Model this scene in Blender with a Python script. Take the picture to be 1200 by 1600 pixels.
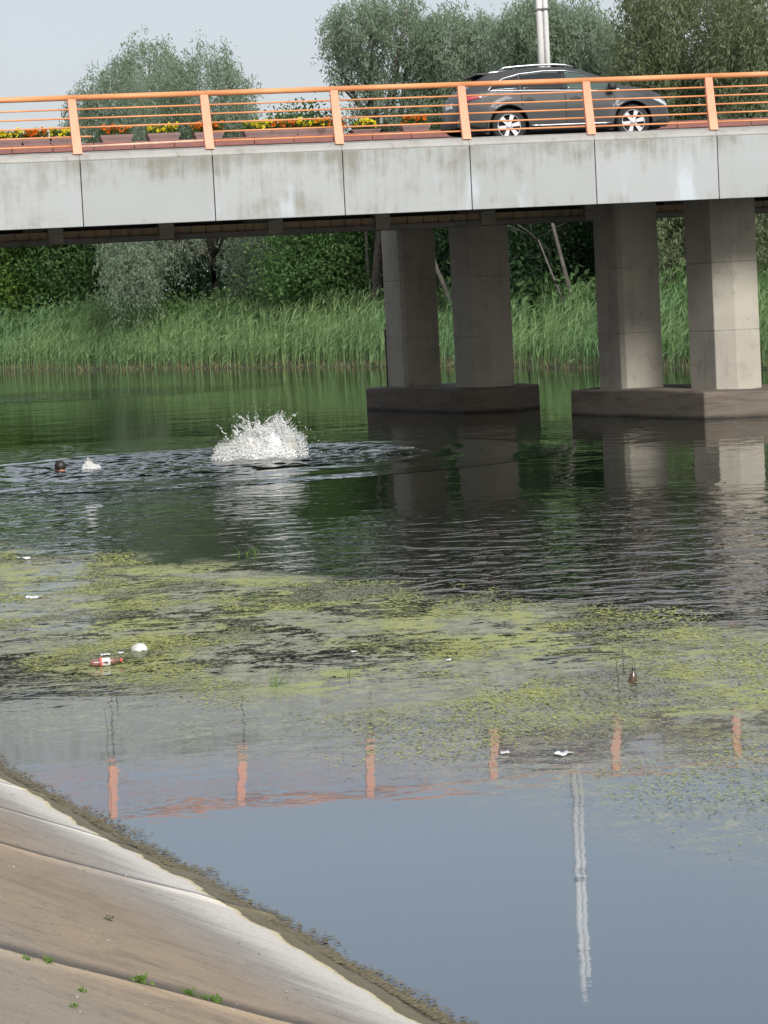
import bpy, bmesh, math, random
import numpy as np
from mathutils import Vector, Matrix, noise as mnoise

for o in list(bpy.data.objects):
    bpy.data.objects.remove(o)
SC = bpy.context.scene
COL = SC.collection
random.seed(7)
RNG = np.random.default_rng(11)

# ------------------------------------------------------------------ camera
CAM_H, PITCH, ROLL, FPX = 2.864, 0.0771, 0.05003, 4400.0
cam_d = bpy.data.cameras.new('camera')
cam = bpy.data.objects.new('camera', cam_d)
COL.objects.link(cam)
_R = Vector((1, 0, 0)); _F = Vector((0, math.cos(PITCH), -math.sin(PITCH))); _U = Vector((0, math.sin(PITCH), math.cos(PITCH)))
_cx = _R * math.cos(ROLL) - _U * math.sin(ROLL)
_cy = _R * math.sin(ROLL) + _U * math.cos(ROLL)
_cz = -_F
cam.matrix_world = Matrix(((_cx.x, _cy.x, _cz.x, 0), (_cx.y, _cy.y, _cz.y, 0), (_cx.z, _cy.z, _cz.z, CAM_H), (0, 0, 0, 1)))
cam_d.sensor_fit = 'VERTICAL'
cam_d.sensor_height = 36.0
cam_d.lens = 36.0 * FPX / 1600.0
cam_d.clip_start = 0.1
cam_d.clip_end = 4000
SC.camera = cam

# ------------------------------------------------------------------ sky and sun (bright hazy overcast)
SUN_EL, SUN_AZ = math.radians(32), math.radians(161)      # azimuth clockwise from +Y
W = bpy.data.worlds.new('World'); SC.world = W; W.use_nodes = True
nt = W.node_tree; nt.nodes.clear()
sky = nt.nodes.new('ShaderNodeTexSky'); sky.sky_type = 'NISHITA'; sky.sun_disc = False
sky.sun_elevation = SUN_EL; sky.sun_rotation = SUN_AZ; sky.dust_density = 2.0; sky.air_density = 1.0; sky.ozone_density = 1.0
bg = nt.nodes.new('ShaderNodeBackground'); bg.inputs['Strength'].default_value = 0.1
mixw = nt.nodes.new('ShaderNodeMix'); mixw.data_type = 'RGBA'
mixw.inputs[0].default_value = 0.78
mixw.inputs[7].default_value = (3.46, 3.60, 3.88, 1)          # even cloud veil
out = nt.nodes.new('ShaderNodeOutputWorld')
nt.links.new(sky.outputs[0], mixw.inputs[6]); nt.links.new(mixw.outputs[2], bg.inputs[0]); nt.links.new(bg.outputs[0], out.inputs[0])
sun_d = bpy.data.lights.new('sun', 'SUN'); sun_d.energy = 2.2; sun_d.angle = math.radians(18); sun_d.color = (1, .98, .95)
sun = bpy.data.objects.new('sun', sun_d); COL.objects.link(sun)
sdir = Vector((math.sin(SUN_AZ) * math.cos(SUN_EL), math.cos(SUN_AZ) * math.cos(SUN_EL), math.sin(SUN_EL)))
sun.rotation_euler = sdir.to_track_quat('Z', 'Y').to_euler()
SC.view_settings.view_transform = 'Standard'; SC.view_settings.look = 'None'
SC.view_settings.gamma = 1.0; SC.view_settings.exposure = 0.84; SC.view_settings.use_curve_mapping = False
SC.cycles.max_bounces = 6; SC.cycles.diffuse_bounces = 4; SC.cycles.glossy_bounces = 3; SC.cycles.transmission_bounces = 2; SC.cycles.transparent_max_bounces = 4

# ------------------------------------------------------------------ node helpers
class G:
    """tiny expression helper over a material's node tree"""
    def __init__(s, name):
        s.m = bpy.data.materials.new(name); s.m.use_nodes = True
        s.t = s.m.node_tree; s.t.nodes.clear()
        s.out = s.t.nodes.new('ShaderNodeOutputMaterial')
    def n(s, ty, **kw):
        x = s.t.nodes.new(ty)
        for k, v in kw.items(): setattr(x, k, v)
        return x
    def put(s, sock, v):
        if hasattr(v, 'is_output'): s.t.links.new(v, sock)
        elif isinstance(v, (tuple, list)) and len(v) == 3 and sock.type == 'RGBA': sock.default_value = (*v, 1)
        else: sock.default_value = v
    def math(s, op, a, b=0.0, c=None, clamp=False):
        x = s.n('ShaderNodeMath', operation=op, use_clamp=clamp)
        s.put(x.inputs[0], a); s.put(x.inputs[1], b)
        if c is not None: s.put(x.inputs[2], c)
        return x.outputs[0]
    def add(s, a, b): return s.math('ADD', a, b)
    def sub(s, a, b): return s.math('SUBTRACT', a, b)
    def mul(s, a, b): return s.math('MULTIPLY', a, b)
    def pos(s): return s.n('ShaderNodeNewGeometry').outputs['Position']
    def obj(s): return s.n('ShaderNodeTexCoord').outputs['Object']
    def xyz(s, v):
        x = s.n('ShaderNodeSeparateXYZ'); s.put(x.inputs[0], v); return x.outputs
    def map(s, v, scale=(1, 1, 1), loc=(0, 0, 0), rot=(0, 0, 0)):
        x = s.n('ShaderNodeMapping'); s.put(x.inputs[0], v)
        x.inputs[1].default_value = loc; x.inputs[2].default_value = rot; x.inputs[3].default_value = scale
        return x.outputs[0]
    def noise(s, v, scale=1., detail=4., rough=.55, dist=0.):
        x = s.n('ShaderNodeTexNoise'); s.put(x.inputs['Vector'], v)
        x.inputs['Scale'].default_value = scale; x.inputs['Detail'].default_value = detail
        x.inputs['Roughness'].default_value = rough; x.inputs['Distortion'].default_value = dist
        return x.outputs[0]
    def smooth(s, v, a, b, lo=0., hi=1.):
        x = s.n('ShaderNodeMapRange', interpolation_type='SMOOTHSTEP'); s.put(x.inputs[0], v)
        s.put(x.inputs[1], a); s.put(x.inputs[2], b); s.put(x.inputs[3], lo); s.put(x.inputs[4], hi)
        return x.outputs[0]
    def mix(s, f, a, b):
        x = s.n('ShaderNodeMix', data_type='RGBA'); s.put(x.inputs[0], f); s.put(x.inputs[6], a); s.put(x.inputs[7], b)
        return x.outputs[2]
    def bump(s, h, strength=.5, dist=.01, normal=None):
        x = s.n('ShaderNodeBump'); x.inputs['Strength'].default_value = strength; x.inputs['Distance'].default_value = dist
        s.put(x.inputs['Height'], h)
        if normal is not None: s.put(x.inputs['Normal'], normal)
        return x.outputs[0]
    def prin(s, color, rough=.8, normal=None, **kw):
        b = s.n('ShaderNodeBsdfPrincipled'); s.put(b.inputs['Base Color'], color); s.put(b.inputs['Roughness'], rough)
        if normal is not None: s.put(b.inputs['Normal'], normal)
        for k, v in kw.items(): s.put(b.inputs[k.replace('_', ' ')], v)
        return b.outputs[0]
    def fin(s, sh): s.put(s.out.inputs[0], sh); return s.m
    def rnd(s): return s.n('ShaderNodeNewGeometry').outputs['Random Per Island']
    def orand(s): return s.n('ShaderNodeObjectInfo').outputs['Random']

def plain(name, color, rough=.6, var=.25, scale=8., bumpd=.0, **kw):
    g = G(name); p = g.pos(); n = g.noise(p, scale, 5)
    c = g.mix(g.smooth(n, .3, .7), tuple(x * (1 - var) for x in color), tuple(min(1, x * (1 + var)) for x in color))
    nor = g.bump(g.noise(p, scale * 6, 4), .5, bumpd) if bumpd else None
    return g.fin(g.prin(c, rough, nor, **kw))

M = {}
# --- concrete of the bridge edge: vertical rain streaks, brown staining from the top edge
def mk_fascia():
    g = G('fascia_concrete'); p = g.pos(); z = g.xyz(p)[2]
    streak = g.noise(g.map(p, (9, 9, .55)), 1., 6, .65)
    patch = g.noise(g.map(p, (.55, .55, .9), (3.1, 0, 0)), 1., 4, .6)
    fine = g.noise(p, 40, 4, .6)
    top = g.smooth(z, 4.75, 5.65)
    st = g.smooth(g.add(g.mul(streak, .42), g.add(g.mul(g.noise(g.map(p, (2.2, 2.2, 1.3)), 1., 6, .7), .45), g.add(g.mul(patch, .7), g.mul(top, .15)))), .78, 1.06)
    base = g.mix(patch, (.435, .455, .457), (.37, .38, .372))
    c = g.mix(g.mul(st, .85), base, (.23, .22, .175))
    white = g.smooth(g.noise(g.map(p, (1.6, 1.6, .5), (9, 2, 0)), 1., 3), .58, .75)
    c = g.mix(g.mul(white, g.sub(.85, g.mul(top, .7))), c, (.51, .555, .585))
    c = g.mix(g.smooth(fine, .62, .75, 0, .35), c, (.22, .21, .18))
    ov = g.mix(g.orand(), (.90, .90, .88), (1., 1., 1.))
    mm = g.n('ShaderNodeMix', data_type='RGBA', blend_type='MULTIPLY'); g.put(mm.inputs[0], 1.); g.put(mm.inputs[6], c); g.put(mm.inputs[7], ov)
    return g.fin(g.prin(mm.outputs[2], .9, g.bump(g.add(fine, g.mul(streak, .5)), .5, .006)))
M['fascia'] = mk_fascia()
def mk_conc(name, a, b, stain, stainamt=.6, sc=1., seams=False):
    g = G(name); p = g.pos()
    n1 = g.noise(p, 1.1 * sc, 5, .6); st = g.noise(g.map(p, (5, 5, .5)), sc, 5, .65); fine = g.noise(p, 45, 4, .6)
    c = g.mix(g.smooth(n1, .3, .7), a, b)
    c = g.mix(g.smooth(g.add(g.mul(st, .6), g.mul(n1, .4)), .50, .68, 0, stainamt), c, stain)
    c = g.mix(g.smooth(fine, .60, .75, 0, .3), c, tuple(x * .6 for x in a))
    hgt = g.add(fine, g.mul(st, .7))
    if seams:                                  # cast lifts, hairline cracks and a damp tide mark
        x, y, z = g.xyz(p)
        fr = g.math('ABSOLUTE', g.sub(g.math('FRACT', g.mul(g.add(z, .35), .71)), .5))
        line = g.smooth(fr, .012, .004)
        lift = g.n('ShaderNodeTexWhiteNoise', noise_dimensions='1D'); g.put(lift.inputs['W'], g.math('FLOOR', g.sub(g.mul(g.add(z, .35), .71), .5)))
        c = g.mix(g.mul(lift.outputs[0], .18), c, tuple(v * .72 for v in b))
        c = g.mix(g.mul(line, g.smooth(g.noise(p, 1.3, 3), .4, .6, 0., .4)), c, tuple(v * .4 for v in stain))
        crack = g.smooth(g.math('ABSOLUTE', g.sub(g.noise(g.map(p, (1.5, 1.5, .22)), 1., 3, .6), .5)), .006, .0)
        c = g.mix(g.mul(crack, .14), c, tuple(v * .45 for v in stain))
        blot = g.noise(p, 2.6, 6, .7); c = g.mix(g.smooth(blot, .52, .7, 0, .45), c, tuple(v * .85 for v in stain))
        hgt = g.sub(hgt, g.mul(line, 2.))
    return g.fin(g.prin(c, .9, g.bump(hgt, .5, .008)))
M['coping'] = mk_conc('coping_concrete', (.40, .392, .365), (.33, .325, .30), (.22, .20, .16), .7, 1.5)
M['column'] = mk_conc('column_concrete', (.46, .425, .35), (.38, .35, .295), (.25, .235, .20), .5, .7, True)
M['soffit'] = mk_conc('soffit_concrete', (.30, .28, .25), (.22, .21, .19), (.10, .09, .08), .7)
M['rustband'] = mk_conc('rusty_concrete', (.50, .38, .22), (.40, .33, .25), (.26, .13, .05), .8, 2.)
M['steel_dark'] = plain('dark_rebar', (.05, .04, .035), .7)
def mk_foot():
    g = G('footing_concrete'); p = g.pos(); z = g.xyz(p)[2]
    n = g.noise(p, 1.3, 5, .6); h = g.noise(g.map(p, (1, 1, 9)), 1., 5, .6); fine = g.noise(p, 30, 4)
    c = g.mix(g.smooth(n, .35, .65), (.17, .138, .105), (.145, .125, .10))
    c = g.mix(g.smooth(h, .45, .65, 0, .7), c, (.10, .075, .055))
    c = g.mix(g.smooth(g.add(z, g.mul(n, .12)), .16, .05), c, (.025, .024, .02))
    return g.fin(g.prin(c, .8, g.bump(g.add(fine, h), .6, .012)))
M['footing'] = mk_foot()
M['orange'] = None
def mk_orange(name='orange_paint', a=(.78, .33, .14), b_=(.70, .28, .11)):
    g = G(name); p = g.pos(); n = g.noise(p, 3, 5, .6); d = g.noise(p, 26, 5, .7)
    c = g.mix(g.smooth(n, .35, .7), a, b_)
    c = g.mix(g.smooth(d, .62, .70, 0, .55), c, (.30, .19, .12))
    return g.fin(g.prin(c, .5, g.bump(d, .3, .002)))
M['orange'] = mk_orange()
M['salmon'] = mk_orange('salmon_paint', (.84, .375, .225), (.78, .335, .19))
M['orange_faded'] = plain('faded_orange_paint', (.72, .47, .33), .65, .15, 6)
M['asphalt'] = plain('asphalt', (.055, .055, .055), .9, .3, 30, .005)
M['redstone'] = mk_conc('red_kerb_stone', (.30, .125, .105), (.24, .11, .10), (.16, .09, .08), .5, 3)
M['kerb'] = mk_conc('kerb_concrete', (.30, .28, .26), (.23, .22, .20), (.13, .12, .11), .6, 2)
M['planter'] = mk_conc('planter_stone', (.27, .18, .165), (.23, .155, .14), (.15, .11, .10), .4, 3)
M['pole'] = plain('pole_paint', (.82, .81, .78), .6, .08, 2)
M['clamp'] = plain('clamp_steel', (.08, .08, .08), .5)
M['soil'] = plain('soil', (.05, .035, .025), .95)

def leafmat(name, a, b, c, trans=.52, rough=.55, pscale=.25):
    g = G(name); r = g.rnd(); n = g.noise(g.pos(), pscale, 3)
    col = g.mix(r, a, b); col = g.mix(g.smooth(n, .4, .68, 0, .75), col, c)
    d = g.prin(col, rough); d.node.inputs['Specular IOR Level'].default_value = .3
    t = g.n('ShaderNodeBsdfTranslucent'); g.put(t.inputs[0], col)
    mx = g.n('ShaderNodeMixShader'); mx.inputs[0].default_value = trans
    g.put(mx.inputs[1], d); g.put(mx.inputs[2], t.outputs[0])
    return g.fin(mx.outputs[0])
M['silver'] = leafmat('silver_willow_leaf', (.23, .295, .20), (.32, .395, .275), (.21, .28, .17))  # silvery leaf, lightened further in place of thin haze; olive below likewise
M['olive'] = leafmat('olive_willow_leaf', (.19, .235, .12), (.28, .33, .19), (.21, .245, .115))
M['green'] = leafmat('green_leaf', (.09, .17, .055), (.15, .25, .09), (.10, .20, .06))
M['dark'] = leafmat('dark_leaf', (.035, .075, .03), (.07, .13, .05), (.04, .09, .035))
M['bright'] = leafmat('bright_leaf', (.13, .24, .04), (.22, .34, .08), (.12, .22, .045))
M['reed'] = leafmat('reed_leaf', (.19, .31, .11), (.31, .44, .20), (.16, .30, .14), .45, .5, .12)
M['drystem'] = leafmat('dry_stem', (.24, .19, .10), (.36, .29, .16), (.20, .17, .08), .15, .8)
M['bark'] = plain('bark', (.10, .085, .07), .95, .35, 6, .03)
M['palebark'] = plain('pale_bark', (.10, .092, .078), .9, .25, 6, .02)
M['flowerleaf'] = leafmat('marigold_leaf', (.05, .10, .02), (.11, .17, .04), (.08, .13, .03))
M['yellow'] = leafmat('yellow_petal', (.75, .60, .02), (.85, .74, .05), (.72, .66, .06), .2, .6, 3)
M['orangefl'] = leafmat('orange_petal', (.75, .17, .01), (.80, .28, .02), (.72, .13, .01), .2, .6, 3)
M['bankground'] = plain('bank_ground', (.06, .075, .03), .95, .4, 1.5, .05)

# ------------------------------------------------------------------ mesh helpers
def link(o): COL.objects.link(o); return o
def tag(o, label=None, cat=None, group=None, kind=None):
    if label: o['label'] = label
    if cat: o['category'] = cat
    if group: o['group'] = group
    if kind: o['kind'] = kind
    return o
def empty(name, loc=(0, 0, 0), rz=0.):
    o = bpy.data.objects.new(name, None); o.empty_display_size = .2; o.location = loc; o.rotation_euler = (0, 0, rz); return link(o)
def mobj(name, me, mat=None, parent=None):
    if mat is not None and not me.materials: me.materials.append(mat)
    o = bpy.data.objects.new(name, me); link(o)
    if parent is not None: o.parent = parent
    return o
def np_mesh(name, verts, faces, smooth=False):
    """verts (N,3), faces (M,k) constant k"""
    me = bpy.data.meshes.new(name); verts = np.ascontiguousarray(verts, np.float32); faces = np.ascontiguousarray(faces, np.int32)
    me.vertices.add(len(verts)); me.vertices.foreach_set('co', verts.ravel())
    k = faces.shape[1]; me.loops.add(faces.size); me.loops.foreach_set('vertex_index', faces.ravel())
    me.polygons.add(len(faces)); me.polygons.foreach_set('loop_start', np.arange(0, faces.size, k, dtype=np.int32))
    if smooth: me.polygons.foreach_set('use_smooth', np.ones(len(faces), bool))
    me.update(calc_edges=True); return me
class B:
    """bmesh collector"""
    def __init__(s): s.bm = bmesh.new()
    def box(s, lo, hi, bev=0., taper=None):
        r = bmesh.ops.create_cube(s.bm, size=1.)
        vs = r['verts']
        for v in vs:
            v.co = Vector([lo[i] + (v.co[i] + .5) * (hi[i] - lo[i]) for i in range(3)])
        if bev:
            es = list({e for v in vs for e in v.link_edges})
            bmesh.ops.bevel(s.bm, geom=es, offset=bev, segments=2, affect='EDGES', profile=.6)
        return s
    def prism(s, poly, z0, z1, bev=0.):
        b = [s.bm.verts.new((x, y, z0)) for x, y in poly]; t = [s.bm.verts.new((x, y, z1)) for x, y in poly]
        fs = [s.bm.faces.new(b[::-1]), s.bm.faces.new(t)]
        n = len(poly)
        for i in range(n): fs.append(s.bm.faces.new((b[i], b[(i + 1) % n], t[(i + 1) % n], t[i])))
        if bev:
            es = list({e for f in fs for e in f.edges})
            bmesh.ops.bevel(s.bm, geom=es, offset=bev, segments=2, affect='EDGES', profile=.6)
        return s
    def extrude_profile(s, prof, axis_pts, close=True):
        """sweep list of (o,z) along bridge-like straight line handled by caller via axis_pts=[(fn)]"""
        rings = [[s.bm.verts.new(fn(o, z)) for o, z in prof] for fn in axis_pts]
        n = len(prof)
        for a, b in zip(rings[:-1], rings[1:]):
            for i in range(n if close else n - 1): s.bm.faces.new((a[i], a[(i + 1) % n], b[(i + 1) % n], b[i]))
        if close:
            s.bm.faces.new(rings[0][::-1]); s.bm.faces.new(rings[-1])
        return s
    def tube(s, pts, rad, n=8, cap=True):
        pts = [Vector(p) for p in pts]; rad = rad if isinstance(rad, (list, tuple)) else [rad] * len(pts)
        rings = []; up = Vector((0, 0, 1))
        for i, p in enumerate(pts):
            d = (pts[min(i + 1, len(pts) - 1)] - pts[max(i - 1, 0)]).normalized()
            a = d.cross(up)
            if a.length < .05: a = d.cross(Vector((0, 1, 0)))
            a.normalize(); b = d.cross(a).normalized()
            rings.append([s.bm.verts.new(p + (a * math.cos(q) + b * math.sin(q)) * rad[i]) for q in [2 * math.pi * k / n for k in range(n)]])
        for r0, r1 in zip(rings[:-1], rings[1:]):
            for k in range(n): s.bm.faces.new((r0[k], r0[(k + 1) % n], r1[(k + 1) % n], r1[k]))
        if cap: s.bm.faces.new(rings[0][::-1]); s.bm.faces.new(rings[-1])
        return s
    def lathe(s, prof, n=24, mat=None, cap=True):
        mat = mat or Matrix.Identity(4); rings = []
        for r, z in prof: rings.append([s.bm.verts.new(mat @ Vector((r * math.cos(2 * math.pi * k / n), r * math.sin(2 * math.pi * k / n), z))) for k in range(n)])
        for r0, r1 in zip(rings[:-1], rings[1:]):
            for k in range(n): s.bm.faces.new((r0[k], r0[(k + 1) % n], r1[(k + 1) % n], r1[k]))
        if cap: s.bm.faces.new(rings[0][::-1]); s.bm.faces.new(rings[-1])
        return s
    def done(s, name, mat=None, parent=None, smooth=False):
        bmesh.ops.recalc_face_normals(s.bm, faces=s.bm.faces[:])
        me = bpy.data.meshes.new(name); s.bm.to_mesh(me); s.bm.free()
        if smooth:
            for p in me.polygons: p.use_smooth = True
        return mobj(name, me, mat, parent)

# ================================================================== SETTING
# near shore line: point on it, direction along (towards the camera), inland normal
SA = np.array([-2.52, 17.77]); SD = np.array([.3648, -.9311]); SN = np.array([-.9311, -.3648])
def shore(s, q, z=None):                     # q inland distance; slope 0.4
    P = SA + SD * s + SN * q
    return (P[0], P[1], .4 * q if z is None else z)

# far bank line (water edge), from far left to near right
BK = [(-75., 236.), (-40, 176.), (-18.74, 140.35), (-8.19, 125.05), (.29, 111.77), (6.86, 97.14), (11.91, 85.9), (22., 66.), (45., 24.), (70, -20.)]
def resample(pts, step):
    P = np.array(pts, float); seg = np.linalg.norm(np.diff(P, axis=0), axis=1); L = np.r_[0, np.cumsum(seg)]
    t = np.arange(0, L[-1], step); return np.c_[np.interp(t, L, P[:, 0]), np.interp(t, L, P[:, 1])]
BKR = resample(BK, 1.5)
_t = np.gradient(BKR, axis=0); _t /= np.linalg.norm(_t, axis=1)[:, None]
BKN = np.c_[-_t[:, 1], _t[:, 0]]
BKN[BKN[:, 0] < 0] *= -1
for _ in range(6): BKN[1:-1] = (BKN[:-2] + BKN[1:-1] + BKN[2:]) / 3
BKN /= np.linalg.norm(BKN, axis=1)[:, None]
def bankz(q):
    return np.interp(q, [-2, -.3, 0, .5, 3, 12, 40, 600], [-1.2, -.25, .02, .12, .3, .8, 1.3, 2.2])

# ---- ground beyond the river
qs = np.array([-2, -.6, -.2, .1, .5, 1.2, 2.5, 5, 9, 15, 24, 40, 80, 200, 700.])
V = []
for P, N in zip(BKR, BKN):
    for q in qs:
        z = float(bankz(q)) + (.15 * mnoise.noise((P[0] * .2 + N[0] * q * .2, P[1] * .2 + N[1] * q * .2, 0)) if q > 1 else .05 * mnoise.noise((P[0], P[1], q)))
        w = .35 * mnoise.noise((P[0] * .25, P[1] * .25, 5)) if q < 3 else 0
        V.append((P[0] + N[0] * (q + w), P[1] + N[1] * (q + w), z))
m = len(qs); F = [(i * m + j, (i + 1) * m + j, (i + 1) * m + j + 1, i * m + j + 1) for i in range(len(BKR) - 1) for j in range(m - 1)]
far_bank = tag(mobj('far_bank', np_mesh('far_bank', np.array(V), np.array(F), True), M['bankground']), kind='structure')

# ---- near embankment: sloping concrete slabs on a bed
def mk_embank():
    g = G('embankment_concrete'); p = g.pos(); x, y, z = g.xyz(p)
    nb = g.noise(p, .9, 5, .6); edge = g.noise(p, 3.2, 6, .65); fine = g.noise(p, 55, 4, .65)
    down = g.noise(g.map(p, (1, 1, 1), (0, 0, 0), (0, 0, math.radians(-21.4))), 1., 2)      # bland cloudiness
    grain = g.noise(g.map(g.map(p, (1, 1, 1), (0, 0, 0), (0, 0, math.radians(21.4))), (2.2, 9, 1)), 1., 6, .7)
    zz = g.add(z, g.add(g.mul(g.sub(edge, .5), .05), g.mul(g.sub(g.noise(p, 17, 4, .6), .5), .022)))
    c = g.mix(g.smooth(nb, .3, .7), (.35, .265, .18), (.29, .225, .155))
    c = g.mix(g.smooth(grain, .48, .68, 0, .5), c, (.19, .15, .11))
    blot = g.noise(p, 4.5, 6, .7)
    c = g.mix(g.smooth(blot, .50, .68, 0, .5), c, (.17, .135, .10))
    upper = g.smooth(g.add(z, g.mul(nb, .25)), .78, 1.05)
    c = g.mix(g.mul(upper, .6), c, (.31, .275, .22))
    # white lime bloom above the water line, fading upslope through grey
    grey = g.smooth(g.add(zz, g.mul(g.sub(grain, .5), .22)), .50, .20)
    c = g.mix(g.mul(grey, .85), c, (.33, .31, .285))
    white = g.smooth(g.add(zz, g.mul(g.sub(grain, .5), .16)), .30, .12)
    c = g.mix(g.mul(white, .92), c, (.66, .62, .55))
    yl = g.smooth(g.math('ABSOLUTE', g.sub(zz, .104)), .012, 0.)
    c = g.mix(g.mul(yl, .7), c, (.62, .50, .22))
    # wet algae band at the water's edge
    wet = g.smooth(zz, .101, .095)
    c = g.mix(wet, c, g.mix(g.noise(p, 9, 4), (.115, .10, .055), (.20, .165, .09)))
    c = g.mix(g.smooth(fine, .54, .70, 0, .5), c, (.12, .10, .08))
    c = g.mix(g.smooth(g.noise(p, 23, 4, .75), .64, .72, 0, .8), c, (.50, .46, .40))
    ck = g.smooth(g.math('ABSOLUTE', g.sub(g.noise(p, 1.7, 5, .6), .5)), .004, 0.)
    c = g.mix(g.mul(ck, g.mul(.6, g.smooth(z, .12, .3))), c, (.09, .075, .06))
    ro = g.smooth(zz, .05, .11, .5, .92)
    return g.fin(g.prin(c, ro, g.bump(g.add(fine, g.add(grain, edge)), .6, .012)))
M['embank'] = mk_embank()
emb = tag(empty('embankment', shore(8, 4)), kind='structure')
bed = B(); prof = [(-4, -1.9), (-4, -2.2), (9, 3.0), (40, 3.3), (40, 3.45), (8.6, 3.30)]
bed.extrude_profile(prof, [lambda o, z, s=s: shore(s, o, z - .12) for s in (-160, -60, 0, 40, 120)])
ob = bed.done('bed', M['soffit'], emb); ob.matrix_parent_inverse = emb.matrix_basis.inverted()
joints = [3.35 + 1.8 * k for k in range(-18, 8) if k not in (2, 4)]
for i, (s0, s1) in enumerate(zip(joints[:-1], joints[1:])):
    # 16 mm open joint, each slab sits a few millimetres differently
    dz = random.uniform(-.0005, .0005); g_ = .002
    nq, ns = 60, 14; vs = []; fs = []
    for a in range(ns + 1):
        for b in range(nq + 1):
            s = s0 + g_ + (s1 - s0 - 2 * g_) * a / ns; q = -1.5 + 8.5 * (b / nq)
            x, y, z = shore(s, q)
            z += dz + .022 * mnoise.noise((x * 4.5, y * 4.5, 7)) * math.exp(-(q / .35) ** 2) + .018 * mnoise.noise((x * .7, y * .7, 1)) + .006 * mnoise.noise((x * 3, y * 3, 2))
            vs.append((x, y, z))
    top = len(vs); vs += [(x, y, z - .12) for x, y, z in vs]
    W_ = nq + 1
    for a in range(ns):
        for b in range(nq):
            f = [a * W_ + b, (a + 1) * W_ + b, (a + 1) * W_ + b + 1, a * W_ + b + 1]
            fs.append(f); fs.append([v + top for v in f[::-1]])
    for a in range(ns):
        for b in (0, nq):
            f = [a * W_ + b, (a + 1) * W_ + b, (a + 1) * W_ + b + top, a * W_ + b + top]; fs.append(f if b == 0 else f[::-1])
    for b in range(nq):
        for a in (0, ns):
            f = [a * W_ + b, a * W_ + b + 1, a * W_ + b + 1 + top, a * W_ + b + top]; fs.append(f[::-1] if a == 0 else f)
    so = mobj('slab', np_mesh('slab', np.array(vs), np.array(fs), False), M['embank'], emb)
    so.matrix_parent_inverse = emb.matrix_basis.inverted()
    for pl in so.data.polygons: pl.use_smooth = abs(pl.normal.z) > .8

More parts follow.
